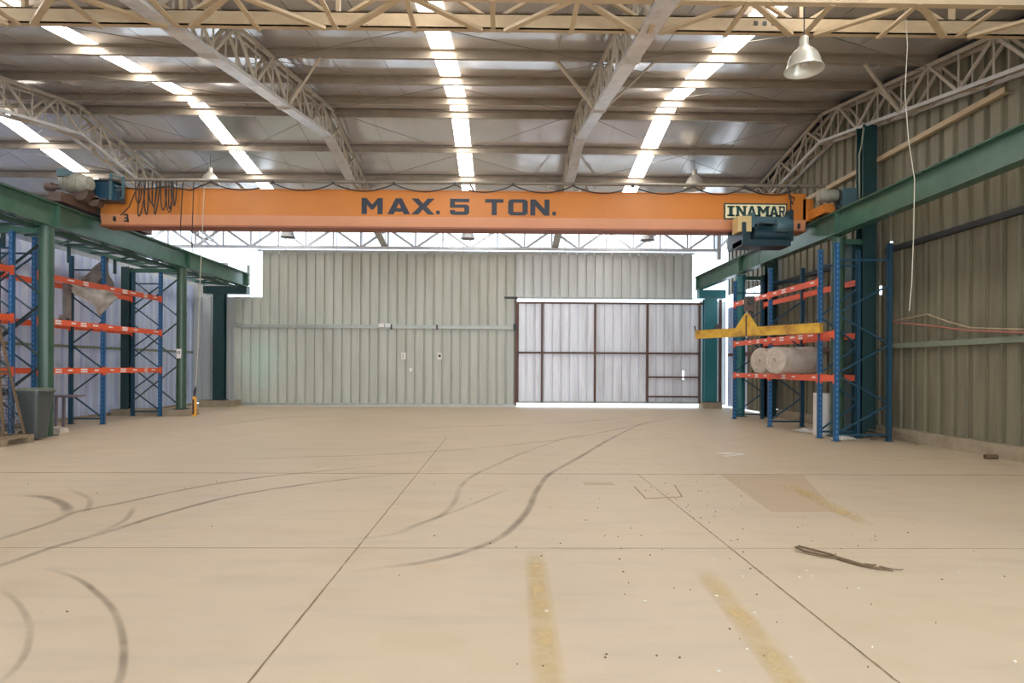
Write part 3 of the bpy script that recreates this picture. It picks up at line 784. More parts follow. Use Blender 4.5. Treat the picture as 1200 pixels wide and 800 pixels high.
BLK = {
 'M': [((0, 0), (.25, 0), (.25, .58), (.45, .28), (.55, .28), (.75, .58), (.75, 0), (1, 0), (1, 1), (.77, 1), (.5, .6), (.23, 1), (0, 1))],
 'A': [((0, 0), (.28, 0), (.5, .7), (.5, 1), (.36, 1)), ((1, 0), (.64, 1), (.5, 1), (.5, .7), (.72, 0)), ((.333, .17), (.667, .17), (.6, .38), (.4, .38))],
 'X': [((0, 0), (.3, 0), (.5, .32), (.7, 0), (1, 0), (.66, .5), (1, 1), (.7, 1), (.5, .68), (.3, 1), (0, 1), (.34, .5))],
 '5': [((0, .1), (.12, 0), (.88, 0), (1, .12), (1, .52), (.88, .64), (.26, .64), (.26, .79), (1, .79), (1, 1), (0, 1), (0, .44), (.74, .44), (.74, .21), (.26, .21), (.26, .3), (0, .3))],
 'T': [((.36, 0), (.64, 0), (.64, .78), (1, .78), (1, 1), (0, 1), (0, .78), (.36, .78))],
 'O': [((.5, 0), (.5, .21), (.27, .21), (.27, .79), (.5, .79), (.5, 1), (.14, 1), (0, .88), (0, .12), (.14, 0)), ((.5, 0), (.86, 0), (1, .12), (1, .88), (.86, 1), (.5, 1), (.5, .79), (.73, .79), (.73, .21), (.5, .21))],
 'N': [((0, 0), (.26, 0), (.26, .6), (.72, 0), (1, 0), (1, 1), (.74, 1), (.74, .4), (.28, 1), (0, 1))],
 '.': [tuple((.5+.5*math.cos(a*math.pi/6), .5+.5*math.sin(a*math.pi/6)) for a in range(12))],
 '3': [((0, .84), (1, .84), (1, 1), (0, 1)), ((.75, 0), (1, 0), (1, 1), (.75, 1)), ((.2, .42), (.8, .42), (.8, .58), (.2, .58)), ((0, 0), (1, 0), (1, .16), (0, .16))],
}

# ------------------------------------------------------------------ bridge crane
YC = 14.0
cr = thing('bridge_crane', (-1.1, YC+.2, 4.97), 'orange overhead bridge crane spanning the hall, lettered MAX. 5 TON.', 'crane')
XA, XB = -9.37, 7.12
gb = MB()
gb.hexa([(XA, YC, 5.0), (XB, YC, 5.0), (XB, YC+.42, 5.0), (XA, YC+.42, 5.0), (XA, YC, 5.6), (XB, YC, 5.6), (XB, YC+.42, 5.6), (XA, YC+.42, 5.6)])
g_ = gb.build('girder', 'orange', cr)
lo_ = MB(); lo_.hexa([(XA, YC+.05, 4.76), (XB, YC+.05, 4.76), (XB, YC+.37, 4.76), (XA, YC+.37, 4.76), (XA, YC-.012, 5.0), (XB, YC-.012, 5.0), (XB, YC+.43, 5.0), (XA, YC+.43, 5.0)])
lo_.build('lower_web', 'orange_low', g_)
MB().box(XA, XB, YC-.02, YC+.44, 4.72, 4.76).build('bottom_flange', 'orange_edge', g_)
MB().box(XA, XB, YC-.02, YC+.44, 5.6, 5.62).build('top_flange', 'orange', g_)
zt, ht = 5.055, .375
for ch, a, b in (('M', -3.33, -2.84), ('A', -2.73, -2.2), ('X', -2.17, -1.63), ('.', -1.6, -1.5), ('5', -1.27, -.82), ('T', -.45, -.02), ('O', .09, .55), ('N', .61, 1.06), ('.', 1.12, 1.22)):
    lt = MB(); strokes(lt, BLK[ch], a, zt, b-a, ht if ch != '.' else .1, .1, YC-.002)
    lt.build('letter', 'letter', g_)
n3 = MB(); strokes(n3, BLK['3'], -8.83, 4.83, .1, .17, .04, YC+.02, .04); n3.build('number_marking', 'letter', g_)
MB().box(-9.07, -9.02, YC-.02, YC+.02, 4.84, 4.95).build('slot', 'letter', g_)
MB().box(6.93, 6.98, YC-.02, YC+.02, 4.8, 4.92).build('slot', 'letter', g_)
# maker's plate
pl = MB().box(5.17, 6.66, YC-.03, YC-.004, 5.0, 5.38).build('name_plate', 'sign_dark', cr)
MB().box(5.2, 6.63, YC-.034, YC-.03, 5.03, 5.35).build('plate_face', 'plate', pl)
nm = MB()
SL = {
 'I': [((.25, 0), (.75, 0), (.75, 1), (.25, 1)), ((0, 0), (1, 0), (1, .16), (0, .16)), ((0, .84), (1, .84), (1, 1), (0, 1))],
 'N': BLK['N'] + [((-.12, .86), (.3, .86), (.3, 1), (-.12, 1)), ((.66, .86), (1.12, .86), (1.12, 1), (.66, 1)), ((-.12, 0), (.34, 0), (.34, .14), (-.12, .14))],
 'A': BLK['A'] + [((-.1, 0), (.34, 0), (.34, .14), (-.1, .14)), ((.66, 0), (1.1, 0), (1.1, .14), (.66, .14))],
 'M': BLK['M'] + [((-.08, .86), (.2, .86), (.2, 1), (-.08, 1)), ((.8, .86), (1.08, .86), (1.08, 1), (.8, 1)), ((-.08, 0), (.28, 0), (.28, .14), (-.08, .14)), ((.72, 0), (1.08, 0), (1.08, .14), (.72, .14))],
 'R': [((0, 0), (.24, 0), (.24, 1), (0, 1)), ((.2, .84), (.9, .84), (1, .92), (.9, 1), (.2, 1)), ((.76, .5), (1, .5), (1, .93), (.76, .93)), ((.2, .42), (.9, .42), (1, .5), (.9, .58), (.2, .58)), ((.45, .45), (.7, .45), (1.05, 0), (.78, 0)), ((-.1, 0), (.34, 0), (.34, .14), (-.1, .14)), ((-.1, .86), (.3, .86), (.3, 1), (-.1, 1))]}
for ch, a, b in (('I', 5.24, 5.41), ('N', 5.46, 5.68), ('A', 5.71, 5.93), ('M', 5.96, 6.22), ('A', 6.24, 6.45), ('R', 6.47, 6.6)):
    strokes(nm, SL[ch], a, 5.07, b-a, .245, .04, YC-.0345, .006)
nm.build('plate_lettering', 'sign_dark', pl)
# end carriages
for xx, ya, yb in ((-9.6, 12.9, 16.2), (7.3, 13.3, 16.2)):
    e = MB().box(xx-.13, xx+.13, ya, yb, 5.0, 5.2).build('end_carriage', 'orange' if xx > 0 else 'motor_dirty', cr)
    for y in (ya+.35, yb-.35): MB().lathe([(0, -.05), (.14, -.05), (.14, .05), (0, .05)], (xx, y, 5.11), 18, 'X').build('wheel', 'dark_steel', e)
MB().box(7.05, 7.3, YC, YC+.42, 4.98, 5.5).build('end_plate', 'orange', cr)
MB().box(-9.62, -9.3, YC+.05, YC+.4, 4.99, 5.5).build('end_plate', 'dark_steel', cr)
# left travel drive
md = MB().lathe([(0, -.3), (.16, -.3), (.18, -.26), (.18, .16), (.15, .2), (.15, .3), (0, .3)], (-9.42, 13.3, 5.5), 18, 'X').build('travel_motor', 'motor', cr, True)
MB().box(-9.72, -9.5, 13.1, 13.4, 5.6, 5.76).build('terminal_box', 'hoist_pale', md)
q = MB()
for k in range(7): q.lathe([(.18, -.006), (.2, -.006), (.2, .006), (.18, .006)], (-9.6+k*.045, 13.3, 5.5), 18, 'X')
q.build('cooling_fin', 'motor', md)
MB().lathe([(0, -.2), (.09, -.2), (.1, -.05), (.06, .0), (.06, .2), (0, .2)], (-9.85, 13.25, 5.4), 12, 'X').build('gear_cap', 'motor_dirty', md, True)
MB().lathe([(0, -.16), (.2, -.14), (.22, 0), (.18, .14), (0, .16)], (-9.38, 13.45, 5.33), 14, 'Y').build('gearbox', 'motor_dirty', cr, True)
MB().lathe([(0, -.1), (.13, -.1), (.13, .1), (0, .1)], (-9.2, 13.6, 5.18), 12, 'Y').build('gearbox', 'motor_dirty', cr, True)
gd = MB(); gd.prism([(0, 0), (.55, 0), (.45, .42), (-.35, .42), (-.35, .36), (.0, .36)], (-9.25, 13.55, 5.2), (1, 0, 0), (0, 0, 1), -.3); gd.build('drive_guard', 'blue_box', cr)
MB().box(-9.45, -8.75, 13.5, 13.95, 5.63, 5.66).build('guard_lid', 'dark_steel', cr)
MB().box(-8.85, -8.8, 13.5, 13.56, 5.2, 5.8).build('festoon_bracket', 'hoist_pale', cr)
MB().box(-8.72, -8.68, 13.74, 13.8, 5.3, 5.8).build('festoon_bracket', 'hoist_pale', cr)
for z in (5.3, 5.55, 5.76): MB().bar((-8.825, 13.53, z), (-8.7, 13.77, z), .03, .03).build('bracket_rung', 'hoist_pale', cr)
MB().box(-9.45, -8.9, 13.5, 13.54, 5.2, 5.24).build('festoon_arm', 'dark_steel', cr)
# right travel drive
md = MB().lathe([(0, -.24), (.12, -.24), (.14, -.2), (.14, .12), (.11, .2), (0, .2)], (7.28, 13.3, 5.38), 16, 'X').build('travel_motor', 'motor', cr, True)
MB().lathe([(0, -.03), (.16, -.03), (.16, .03), (0, .03)], (7.48, 13.3, 5.36), 16, 'X').build('motor_flange', 'dark_steel', cr, True)
MB().box(7.5, 7.8, 13.1, 13.5, 5.05, 5.5).build('gearbox', 'hoist_pale', cr)
MB().lathe([(0, -.12), (.1, -.12), (.1, .12), (0, .12)], (7.9, 13.4, 5.22), 12, 'X').build('gear_cap', 'motor', cr, True)
MB().tube([(7.35, 13.25, 5.3), (7.38, 13.2, 5.1), (7.5, 13.2, 5.0), (7.58, 13.2, 5.1)], .012, 6).build('motor_cable', 'cable', cr)
# festoon rail and cable
YFe = 13.86; zf = 5.76
MB().tube([(-9.1, YFe, zf), (7.5, YFe, zf)], .038, 10).build('festoon_rail', 'pipe', cr, True)
MB().tube([(-9.1, YFe+.3, zf+.07), (7.2, YFe+.3, zf+.07)], .018, 8).build('handrail', 'white_steel', cr, True)
for xx in (-8.9, -6.2, -3.5, -.8, 1.9, 4.6, 6.9):
    MB().bar((xx, YFe, zf-.02), (xx+.12, YC+.2, 5.6), .03, .05).build('rail_bracket', 'pipe', cr)
xs = [-6.75, -5.33, -3.95, -2.55, -1.15, .2, 1.6, 2.98, 4.4, 5.6, 6.85]
P = []
for a, b in zip(xs[:-1], xs[1:]):
    for k in range(8):
        s = k/8; P.append((a+(b-a)*s, YFe-.03, zf-.05-.17*4*s*(1-s)))
P.append((xs[-1], YFe-.03, zf-.05))
MB().tube(P, .014, 6).build('festoon_cable', 'cable', cr, True)
for xx in xs:
    MB().box(xx-.03, xx+.03, YFe-.045, YFe+.02, zf-.06, zf+.0).build('cable_trolley', 'dark_steel', cr)
MB().tube([(-8.95, YFe-.04, 5.6), (-8.3, YFe-.05, 5.52), (-7.7, YFe-.05, 5.6), (-7.2, YFe-.05, 5.52), (-6.75, YFe-.04, zf-.05)], .016, 6).build('festoon_cable', 'cable', cr, True)
for k in range(10):                      # bunched loops at the left end
    x0 = -8.45 + k*.095; dp = random.uniform(.45, .85); lean = random.uniform(-.08, .08); wdt = random.uniform(.07, .15)
    MB().tube([(x0 + wdt*.5*(1-math.cos(math.pi*q/14)) + lean*math.sin(math.pi*q/14), YFe-.05-.05*math.sin(math.pi*q/14), zf-.04-dp*math.sin(math.pi*q/14)**.7) for q in range(15)], .013, 6).build('cable_loop', 'cable', cr, True)
MB().tube([(-8.35, YFe-.04, zf-.04), (-8.45, YFe-.1, 5.4), (-8.55, YFe-.12, 5.1), (-8.75, YFe-.1, 4.92)], .013, 6).build('cable_loop', 'cable', cr, True)

# hoist trolley hanging on the girder
hs = thing('hoist', (5.95, 13.6, 4.3), 'dark teal wire rope hoist under the right end of the orange crane girder', 'hoist')
MB().box(5.3, 5.6, 13.45, 13.8, 4.6, 4.95).build('control_box', 'hoist_beige', hs)
MB().box(5.6, 6.55, 13.5, 13.62, 4.78, 4.95).build('frame_beam', 'hoist_pale', hs)
MB().box(5.6, 5.68, 13.45, 13.7, 4.7, 5.03).build('frame_post', 'hoist_pale', hs)
MB().box(6.48, 6.56, 13.45, 13.7, 4.4, 5.1).build('frame_post', 'hoist', hs)
MB().lathe([(0, -.42), (.27, -.42), (.27, -.38), (.22, -.36), (.22, .3), (.27, .34), (.27, .4), (0, .4)], (6.08, 13.66, 4.58), 22, 'X').build('rope_drum', 'hoist', hs, True)
MB().lathe([(0, -.18), (.13, -.18), (.15, -.14), (.15, .14), (.13, .18), (0, .18)], (6.3, 13.4, 4.72), 16, 'X').build('hoist_motor', 'hoist_pale', hs, True)
MB().box(5.38, 6.5, 13.45, 14.0, 4.28, 4.42).build('lower_frame', 'hoist', hs)
MB().box(5.38, 5.46, 13.4, 14.3, 4.3, 4.8).build('side_plate', 'hoist', hs)
MB().box(5.4, 5.6, 13.5, 14.0, 4.4, 4.7).build('gear_case', 'hoist', hs)
MB().tube([(6.6, 13.8, 5.74), (6.62, 13.75, 5.45), (6.68, 13.75, 5.3), (6.72, 13.75, 5.45), (6.64, 13.75, 5.5), (6.62, 13.72, 5.2), (6.58, 13.6, 4.95)], .018, 7).build('supply_cable', 'cable', hs, True)
MB().tube([(5.65, 13.42, 4.5), (5.75, 13.38, 4.78), (5.95, 13.38, 4.76), (6.45, 13.4, 4.74)], .015, 7).build('supply_cable', 'cable', hs, True)
# hook block and spreader
sp = thing('lifting_beam', (5.95, 14.05, 2.3), 'yellow lifting beam with a triangular eye plate hanging in front of the right rack', 'lifting beam')
A, B = Vector((5.02, 15.45, 2.36)), Vector((6.73, 12.56, 2.36)); D = (B-A).normalized(); mid = A.lerp(B, .47)
MB().bar(A, B, .12, .2).build('beam', 'yellow', sp)
MB().bar(A+Vector((0, 0, .1)), B+Vector((0, 0, .1)), .16, .02).build('top_flange', 'yellow', sp)
tri = MB(); N_ = D.cross(Vector((0, 0, 1))).normalized()
tri.prism([(-.46, -.08), (.42, -.08), (.05, .44), (-.05, .44)], mid + N_*.075, D, (0, 0, 1), .02)
tri.build('eye_plate', 'yellow', sp)
MB().bar(mid+N_*.1+Vector((0, 0, -.08)), mid+N_*.1+Vector((0, 0, .4)), .05, .02, D).build('plate_rib', 'scrap', sp)
for k in range(16):
    c = B - D*(.1+k*.075) + Vector((0, 0, .1)); h_ = random.uniform(.05, .1)
    MB().bar(c, c + Vector((0, 0, h_)), .014, .03, D).build('tooth', 'dark_steel', sp)
for k in range(9):
    c = A + D*(.1+k*.07) + Vector((0, 0, .1)); MB().bar(c, c + Vector((0, 0, .035)), .014, .02, D).build('tooth', 'scrap', sp)
MB().bar(A + Vector((0, 0, -.1)), A + Vector((-.06, 0, .24)), .02, .03).build('end_prong', 'dark_steel', sp)
MB().box(mid.x-.5, mid.x-.42, mid.y+.78, mid.y+.86, 2.46, 2.6).build('shackle', 'dark_steel', sp)
hb = thing('hook_block', (mid.x, mid.y, 2.66), 'dark hook block on wire ropes above the yellow lifting beam', 'hook')
MB().box(mid.x-.09, mid.x+.09, mid.y-.09, mid.y+.09, 2.86, 3.2).build('block', 'motor_dirty', hb)
MB().lathe([(0, -.03), (.085, -.03), (.085, .03), (0, .03)], (mid.x, mid.y-.1, 3.08), 16, 'Y').build('sheave', 'dark_steel', hb, True)
MB().tube([(mid.x, mid.y, 2.95), (mid.x, mid.y, 2.86), (mid.x+.07, mid.y, 2.8), (mid.x+.07, mid.y, 2.72), (mid.x, mid.y, 2.68), (mid.x-.07, mid.y, 2.72)], .025, 8).build('hook', 'dark_steel', hb, True)
for dx in (-.1, .1): MB().tube([(mid.x+dx, mid.y, 3.15), (mid.x+dx*1.5, 13.75, 4.5)], .008, 5).build('wire_rope', 'dark_steel', hb)
# pendant control
pc = thing('pendant_control', (-6.98, 13.6, .35), 'slim orange crane control pendant hanging on its cable just above the floor at left', 'control pendant')
MB().tube([(-6.98, 13.6, .35), (-6.98, 13.6, .37), (-6.98, 13.6, .75), (-6.98, 13.6, .8)], [.035, .05, .05, .03], 12).build('shell', 'pendant_orange', pc, True)
MB().box(-7.0, -6.96, 13.545, 13.56, .4, .74).build('button_strip', 'cable', pc)
MB().tube([(-6.98, 13.6, .8), (-6.97, 13.6, .92), (-6.95, 13.6, 1.02)], [.02, .028, .014], 8).build('cable_grip', 'cable', pc, True)
MB().tube([(-6.95, 13.6, 1.0), (-6.92, 13.62, 1.9), (-6.9, 13.65, 3.2), (-6.9, 13.85, 5.75)], .009, 6).build('cable', 'rope', pc)
dc = MB().tube([(-7.15, 13.86, 5.75), (-7.15, 13.78, 4.4), (-7.14, 13.78, 4.1)], .012, 6).build('hanging_cable', 'cable', None, False, (-7.15, 13.8, 4.1)); tag(dc, 'black cable hanging straight down from the festoon rail, right one of the pair', 'cable')
dc = MB().tube([(-7.4, 13.86, 5.75), (-7.41, 13.78, 4.7), (-7.4, 13.78, 4.5)], .012, 6).build('hanging_cable', 'cable', None, False, (-7.4, 13.8, 4.5)); tag(dc, 'shorter black cable hanging down beside the bunched festoon loops', 'cable')

# ------------------------------------------------------------------ high-bay lamps
M['lamp_matt'] = mat('backlit_grey_lamp', (168, 170, 176), 0.6, 0, 0.15, 4)  # grey of the backlit silhouettes painted into the far lamps' base colour
def lamp(x, y, z, r, label, ceil_z, m='lamp'):
    t = thing('high_bay_lamp', (x, y, z), label, 'lamp')
    s = r/.24
    MB().lathe([(.0, .31*s), (.07*s, .31*s), (.08*s, .285*s), (.12*s, .255*s), (.165*s, .2*s), (.195*s, .13*s), (.212*s, .06*s), (.225*s, .03*s), (.245*s, .01*s), (.245*s, 0), (.22*s, .02*s), (.2*s, .06*s), (.18*s, .13*s), (.14*s, .19*s), (0, .25*s)], (x, y, z), 28).build('shade', m, t, True)
    MB().lathe([(0, .3*s), (.055*s, .3*s), (.055*s, .42*s), (.045*s, .44*s), (0, .44*s)], (x, y, z), 16).build('socket_housing', m, t, True)
    MB().lathe([(0, .06*s), (.045*s, .07*s), (.06*s, .12*s), (.03*s, .2*s), (0, .22*s)], (x, y, z), 14).build('bulb', 'white_steel', t, True)
    MB().tube([(x, y, z+.43*s), (x, y, ceil_z)], .007, 6).build('suspension', 'dark_steel', t)
lamp(3.83, 7.6, 5.32, .235, 'aluminium high-bay lamp hanging at the top right just below the front lattice girder', 6.2)
lamp(5.75, 18, 6.92, .32, 'high-bay lamp hanging above the right half of the orange crane girder', 7.8)
lamp(-8.8, 18, 6.93, .27, 'high-bay lamp hanging above the left end of the orange crane girder', 7.8)
for x, d in ((-7.78, 'left'), (-1.31, 'middle'), (5.2, 'right')):
    lamp(x, 21.6, 6.12, .26, 'high-bay lamp hanging before the bright clerestory below the crane girder, %s one of three' % d, 7.13, 'lamp_matt')

# ------------------------------------------------------------------ pallet racks
def rack(name, label, loc, xf, xr, frames, bays, top, upright_m, brace_m):
    t = thing(name, loc, label, 'rack')
    s = 1 if xr > xf else -1
    for y in frames:
        for xx in (xf, xr):
            m = MB(); m.box(xx-.045, xx+.045, y-.035, y-.03, 0.01, top); m.box(xx-.045, xx-.04, y-.035, y+.035, 0.01, top); m.box(xx+.04, xx+.045, y-.035, y+.035, 0.01, top); m.box(xx-.045, xx+.045, y+.03, y+.035, 0.01, top)
            u = m.build('upright', upright_m if xx == xf else brace_m, t)
            MB().box(xx-.07, xx+.07, y-.06, y+.06, 0, .012).build('foot_plate', brace_m, u)
        for z in (.14, top-.35): MB().bar((xf, y, z), (xr, y, z), .03, .04).build('horizontal_brace', brace_m, t)
        z = .16; d = 1
        while z + .62 < top - .3:
            a, b = (xf, xr) if d > 0 else (xr, xf)
            MB().bar((a, y, z), (b, y, z+.6), .03, .035, (0, 1, 0)).build('diagonal_brace', brace_m, t); z += .62; d = -d
    for (ya, yb, levels, both) in bays:
        for z in levels:
            for xx, sg in (((xf, -s), (xr, s)) if both else ((xf, -s),)):
                x0 = xx + sg*.02
                m = MB(); m.box(x0-.025, x0+.025, ya+.03, yb-.03, z-.065, z+.065)
                m.box(x0-.028, x0+.028, ya-.0, ya+.05, z-.11, z+.09); m.box(x0-.028, x0+.028, yb-.05, yb, z-.11, z+.09)
                bm_ = m.build('load_beam', 'rack_orange', t)
                if xx == xf and yb - ya > 1:
                    xs_ = x0 + sg*.0265
                    for k in range(5):
                        yy = ya + (yb-ya)*(.1+.19*k) + random.uniform(-.08, .08)
                        if random.random() < .85:
                            h_ = random.uniform(.02, .03); l_ = random.uniform(.07, .12)
                            for zz in ((z-.025, z+.03) if k % 2 else (z+.01,)):
                                MB().box(min(xs_, xs_+sg*.002), max(xs_, xs_+sg*.002), yy-l_, yy+l_, zz-h_/2-.005, zz+h_/2+.005).build('label_sticker', 'sticker', bm_)
    return t
LV = (1.36, 2.46, 3.45)
rack('pallet_rack', 'blue and orange pallet rack run at the far left edge, cut by the picture edge', (-10.5, 11, 0), -10.13, -10.93, (12.45, 9.9), ((9.9, 12.45, LV, True),), 4.25, 'rack_blue', 'rack_blue_brace')
rb = rack('pallet_rack', 'two-bay blue and orange pallet rack along the left wall, draped with a dusty sheet', (-10.5, 15.5, 0), -10.13, -10.93, (13.05, 15.26, 17.78), ((13.05, 15.26, LV, True), (15.26, 17.78, LV, True)), 4.25, 'rack_blue', 'rack_blue_brace')
rack('pallet_rack', 'blue and orange pallet rack along the right wall holding two foam rolls', (7.3, 14.8, 0), 6.85, 7.68, (12.84, 15.25, 17.6), ((12.84, 15.25, (1.3, 2.22, 3.38), True), (15.25, 17.6, (1.3, 2.22, 3.38), True)), 4.08, 'rack_blue', 'rack_blue_brace')
rack('rack_frame', 'single blue rack frame in front of the green column on the right', (7.4, 12.25, 0), 6.88, 7.98, (12.25,), ((12.25, 12.84, (1.3, 2.22), False),), 4.1, 'rack_blue', 'rack_blue_brace')

# foam rolls
for y, r, xo, d in ((14.1, .33, 6.42, 'nearer of the two on the right rack'), (14.78, .32, 6.36, 'farther of the two on the right rack')):
    m = MB(); N = 30; Z0 = 1.37 + r; prof = []
    m.lathe([(.02, .04), (.06, .0), (.13, .025), (.15, .0), (.2, .02), (.22, 0.0), (r-.02, .01), (r, .03), (r*.97, .4), (r*1.0, .8), (r*.98, 1.2), (.05, 1.22)], (xo, y, Z0), N, 'X')
    ca, sa = math.cos(math.radians(20)), math.sin(math.radians(20))
    for v in m.v:
        dx, dy = v.x - xo, v.y - y; v.x = xo + dx*ca - dy*sa; v.y = y + dx*sa + dy*ca
        v.z = max(v.z, 1.37) if v.z < 1.42 else v.z + .012*math.sin(v.x*17+v.y*9)
        v.y += .012*math.sin(v.x*13+v.z*8)
    o = m.build('foam_roll', 'foam', None, True, (xo+.6, y, 1.37)); tag(o, 'dusty white foam roll lying crosswise, ' + d, 'roll', 'foam rolls on the right rack')
# white cabinet behind the rack end frame
o = MB().box(7.08, 7.34, 13.28, 13.55, 0, .95)
o = o.build('white_box', 'white_box', None, False, (7.2, 13.4, 0)); tag(o, 'plain upright white box on the floor behind the near right rack frame', 'box')
ws = thing('warning_strip', (7.3, 12.99, 1.4), 'pale strip with dark round emblem fixed to the green pipe column on the right', 'sign')
MB().box(7.22, 7.32, 12.97, 12.98, 1.42, 2.1).build('strip', 'plate', ws)
MB().lathe([(0, -.004), (.04, -.004), (.04, .004), (0, .004)], (7.27, 12.965, 1.75), 14, 'Y').build('emblem', 'sign_dark', ws)
MB().box(7.245, 7.3, 12.96, 12.97, 1.95, 2.02).build('emblem', 'sign_dark', ws)
for nm_, (x, y, z) in (('the far left green column', (-9.63, 17.86, 1.85)),):
    n_ = MB().box(x-.07, x+.07, y-.008, y, z-.14, z+.14).build('column_notice', 'sticker', None, False, (x, y, z-.14)); tag(n_, 'small white notice with a dark symbol on ' + nm_, 'sign')
    MB().lathe([(.025, -.003), (.045, -.003), (.045, .003), (.025, .003)], (x, y-.01, z+.03), 14, 'Y').build('notice_symbol', 'dark_steel', n_)

# dusty sheet draped over the left rack
def drape(pts_top, pts_bot, n=10, mrows=7, name='dusty_sheet', m='cloth', x=-10.1, amp=.05):
    mb = MB()
    for j in range(mrows+1):
        v = j/mrows
        for i in range(n+1):
            u = i/n
            def ev(P):
                k = min(int(u*(len(P)-1)), len(P)-2); f = u*(len(P)-1)-k
                return Vector(P[k]).lerp(Vector(P[k+1]), f)
            p = ev(pts_top).lerp(ev(pts_bot), v)
            p.x += amp*math.sin(u*11+v*4)+amp*.6*math.sin(v*9-u*5)
            mb.v.append(p)
    for j in range(mrows):
        for i in range(n):
            a = j*(n+1)+i; mb.f.append((a, a+1, a+n+2, a+n+1))
    c0 = mb.v[0].copy()
    o = mb.build(name, m, None, True, tuple(c0))
    so = o.modifiers.new('thickness', 'SOLIDIFY'); so.thickness = .008
    return o
o = drape([(-10.25, 14.55, 3.6), (-10.25, 15.0, 3.8), (-10.2, 15.45, 4.28), (-10.25, 15.65, 4.1)], [(-10.2, 14.5, 3.42), (-10.2, 15.0, 3.42), (-10.2, 15.3, 3.42), (-10.2, 15.7, 3.42)], 12, 7)
tag(o, 'dark dusty plastic sheet bunched up over the top beam of the left rack', 'plastic sheet')
o = drape([(-10.0, 13.9, 3.36), (-10.0, 14.4, 3.36), (-9.98, 15.0, 3.36), (-9.98, 15.5, 3.36)], [(-10.05, 14.05, 3.2), (-10.0, 14.6, 2.95), (-9.97, 15.0, 2.72), (-9.97, 15.45, 3.2)], 12, 7, 'dusty_sheet', 'cloth_pale')
tag(o, 'pale dusty plastic sheet hanging in a pouch below the top beam of the left rack', 'plastic sheet')
o = MB().bar((-10.2, 14.1, 2.53), (-10.2, 14.1, 3.4), .14, .1).bar((-10.2, 14.1, 2.53), (-10.2, 13.9, 2.6), .1, .1).build('grey_post', 'cloth', None, False, (-10.2, 14.1, 2.53)); tag(o, 'dusty grey post standing on the middle beam of the left rack', 'post')

# ------------------------------------------------------------------ left foreground objects
bn = thing('wheeled_bin', (-9.38, 12.1, 0), 'dark grey wheeled rubbish bin with a closed lid beside the green column', 'bin')
m = MB()
bx, by = -9.38, 12.1
def ring(z, a, b, r=.06):
    P = []
    for cx, cy, st in ((1, 1, 0), (-1, 1, 90), (-1, -1, 180), (1, -1, 270)):
        for k in range(4):
            an = math.radians(st + k*30); P.append(Vector((bx+cx*(a-r)+r*math.cos(an), by+cy*(b-r)+r*math.sin(an), z)))
    return P
rg = [ring(.03, .155, .165), ring(.2, .165, .175), ring(.92, .215, .22), ring(.92, .235, .24), ring(.98, .235, .24)]
for r_ in rg: m.v += r_
for k in range(len(rg)-1):
    for j in range(16): m.f.append((k*16+j, k*16+(j+1) % 16, (k+1)*16+(j+1) % 16, (k+1)*16+j))
m.f.append(tuple(range(16))[::-1]); m.f.append(tuple(64+j for j in range(16)))
m.build('body', 'bin', bn, True)
m = MB(); rl_ = [ring(.98, .245, .25), ring(1.01, .245, .25), ring(1.04, .17, .18)]
for r_ in rl_: m.v += r_
for k in range(2):
    for j in range(16): m.f.append((k*16+j, k*16+(j+1) % 16, (k+1)*16+(j+1) % 16, (k+1)*16+j))
m.f.append(tuple(range(16))[::-1]); m.f.append(tuple(32+j for j in range(16)))
m.build('lid', 'bin_lid', bn, True)
MB().tube([(bx+.23, by-.15, .96), (bx+.29, by-.15, .97), (bx+.29, by+.15, .97), (bx+.23, by+.15, .96)], .014, 8).build('handle', 'bin', bn, True)
for s in (-1, 1): MB().lathe([(0, -.025), (.1, -.025), (.1, .025), (0, .025)], (bx-.1, by+s*.18, .1), 16, 'Y').build('wheel', 'cable', bn, True)
tb = thing('work_table', (-10.1, 14.2, 0), 'low dark steel table between the wheeled bin and the left rack', 'table')
MB().box(-10.7, -9.78, 13.7, 14.12, .76, .8).build('tabletop', 'table', tb)
for x, y in ((-10.6, 13.78), (-10.22, 13.8), (-10.6, 14.04), (-10.22, 14.04)): MB().bar((x, y, 0), (x, y, .76), .05, .05).build('leg', 'table', tb)
o = MB().hexa([(-10.0, 13.3, 0), (-9.72, 13.25, 0), (-9.7, 13.5, 0), (-10.0, 13.55, 0), (-9.98, 13.3, .12), (-9.74, 13.27, .1), (-9.72, 13.48, .1), (-9.98, 13.53, .13)]).build('stone_block', 'foam', None, False, (-9.85, 13.4, 0)); tag(o, 'small pale stone block on the floor right behind the wheeled bin', 'block')
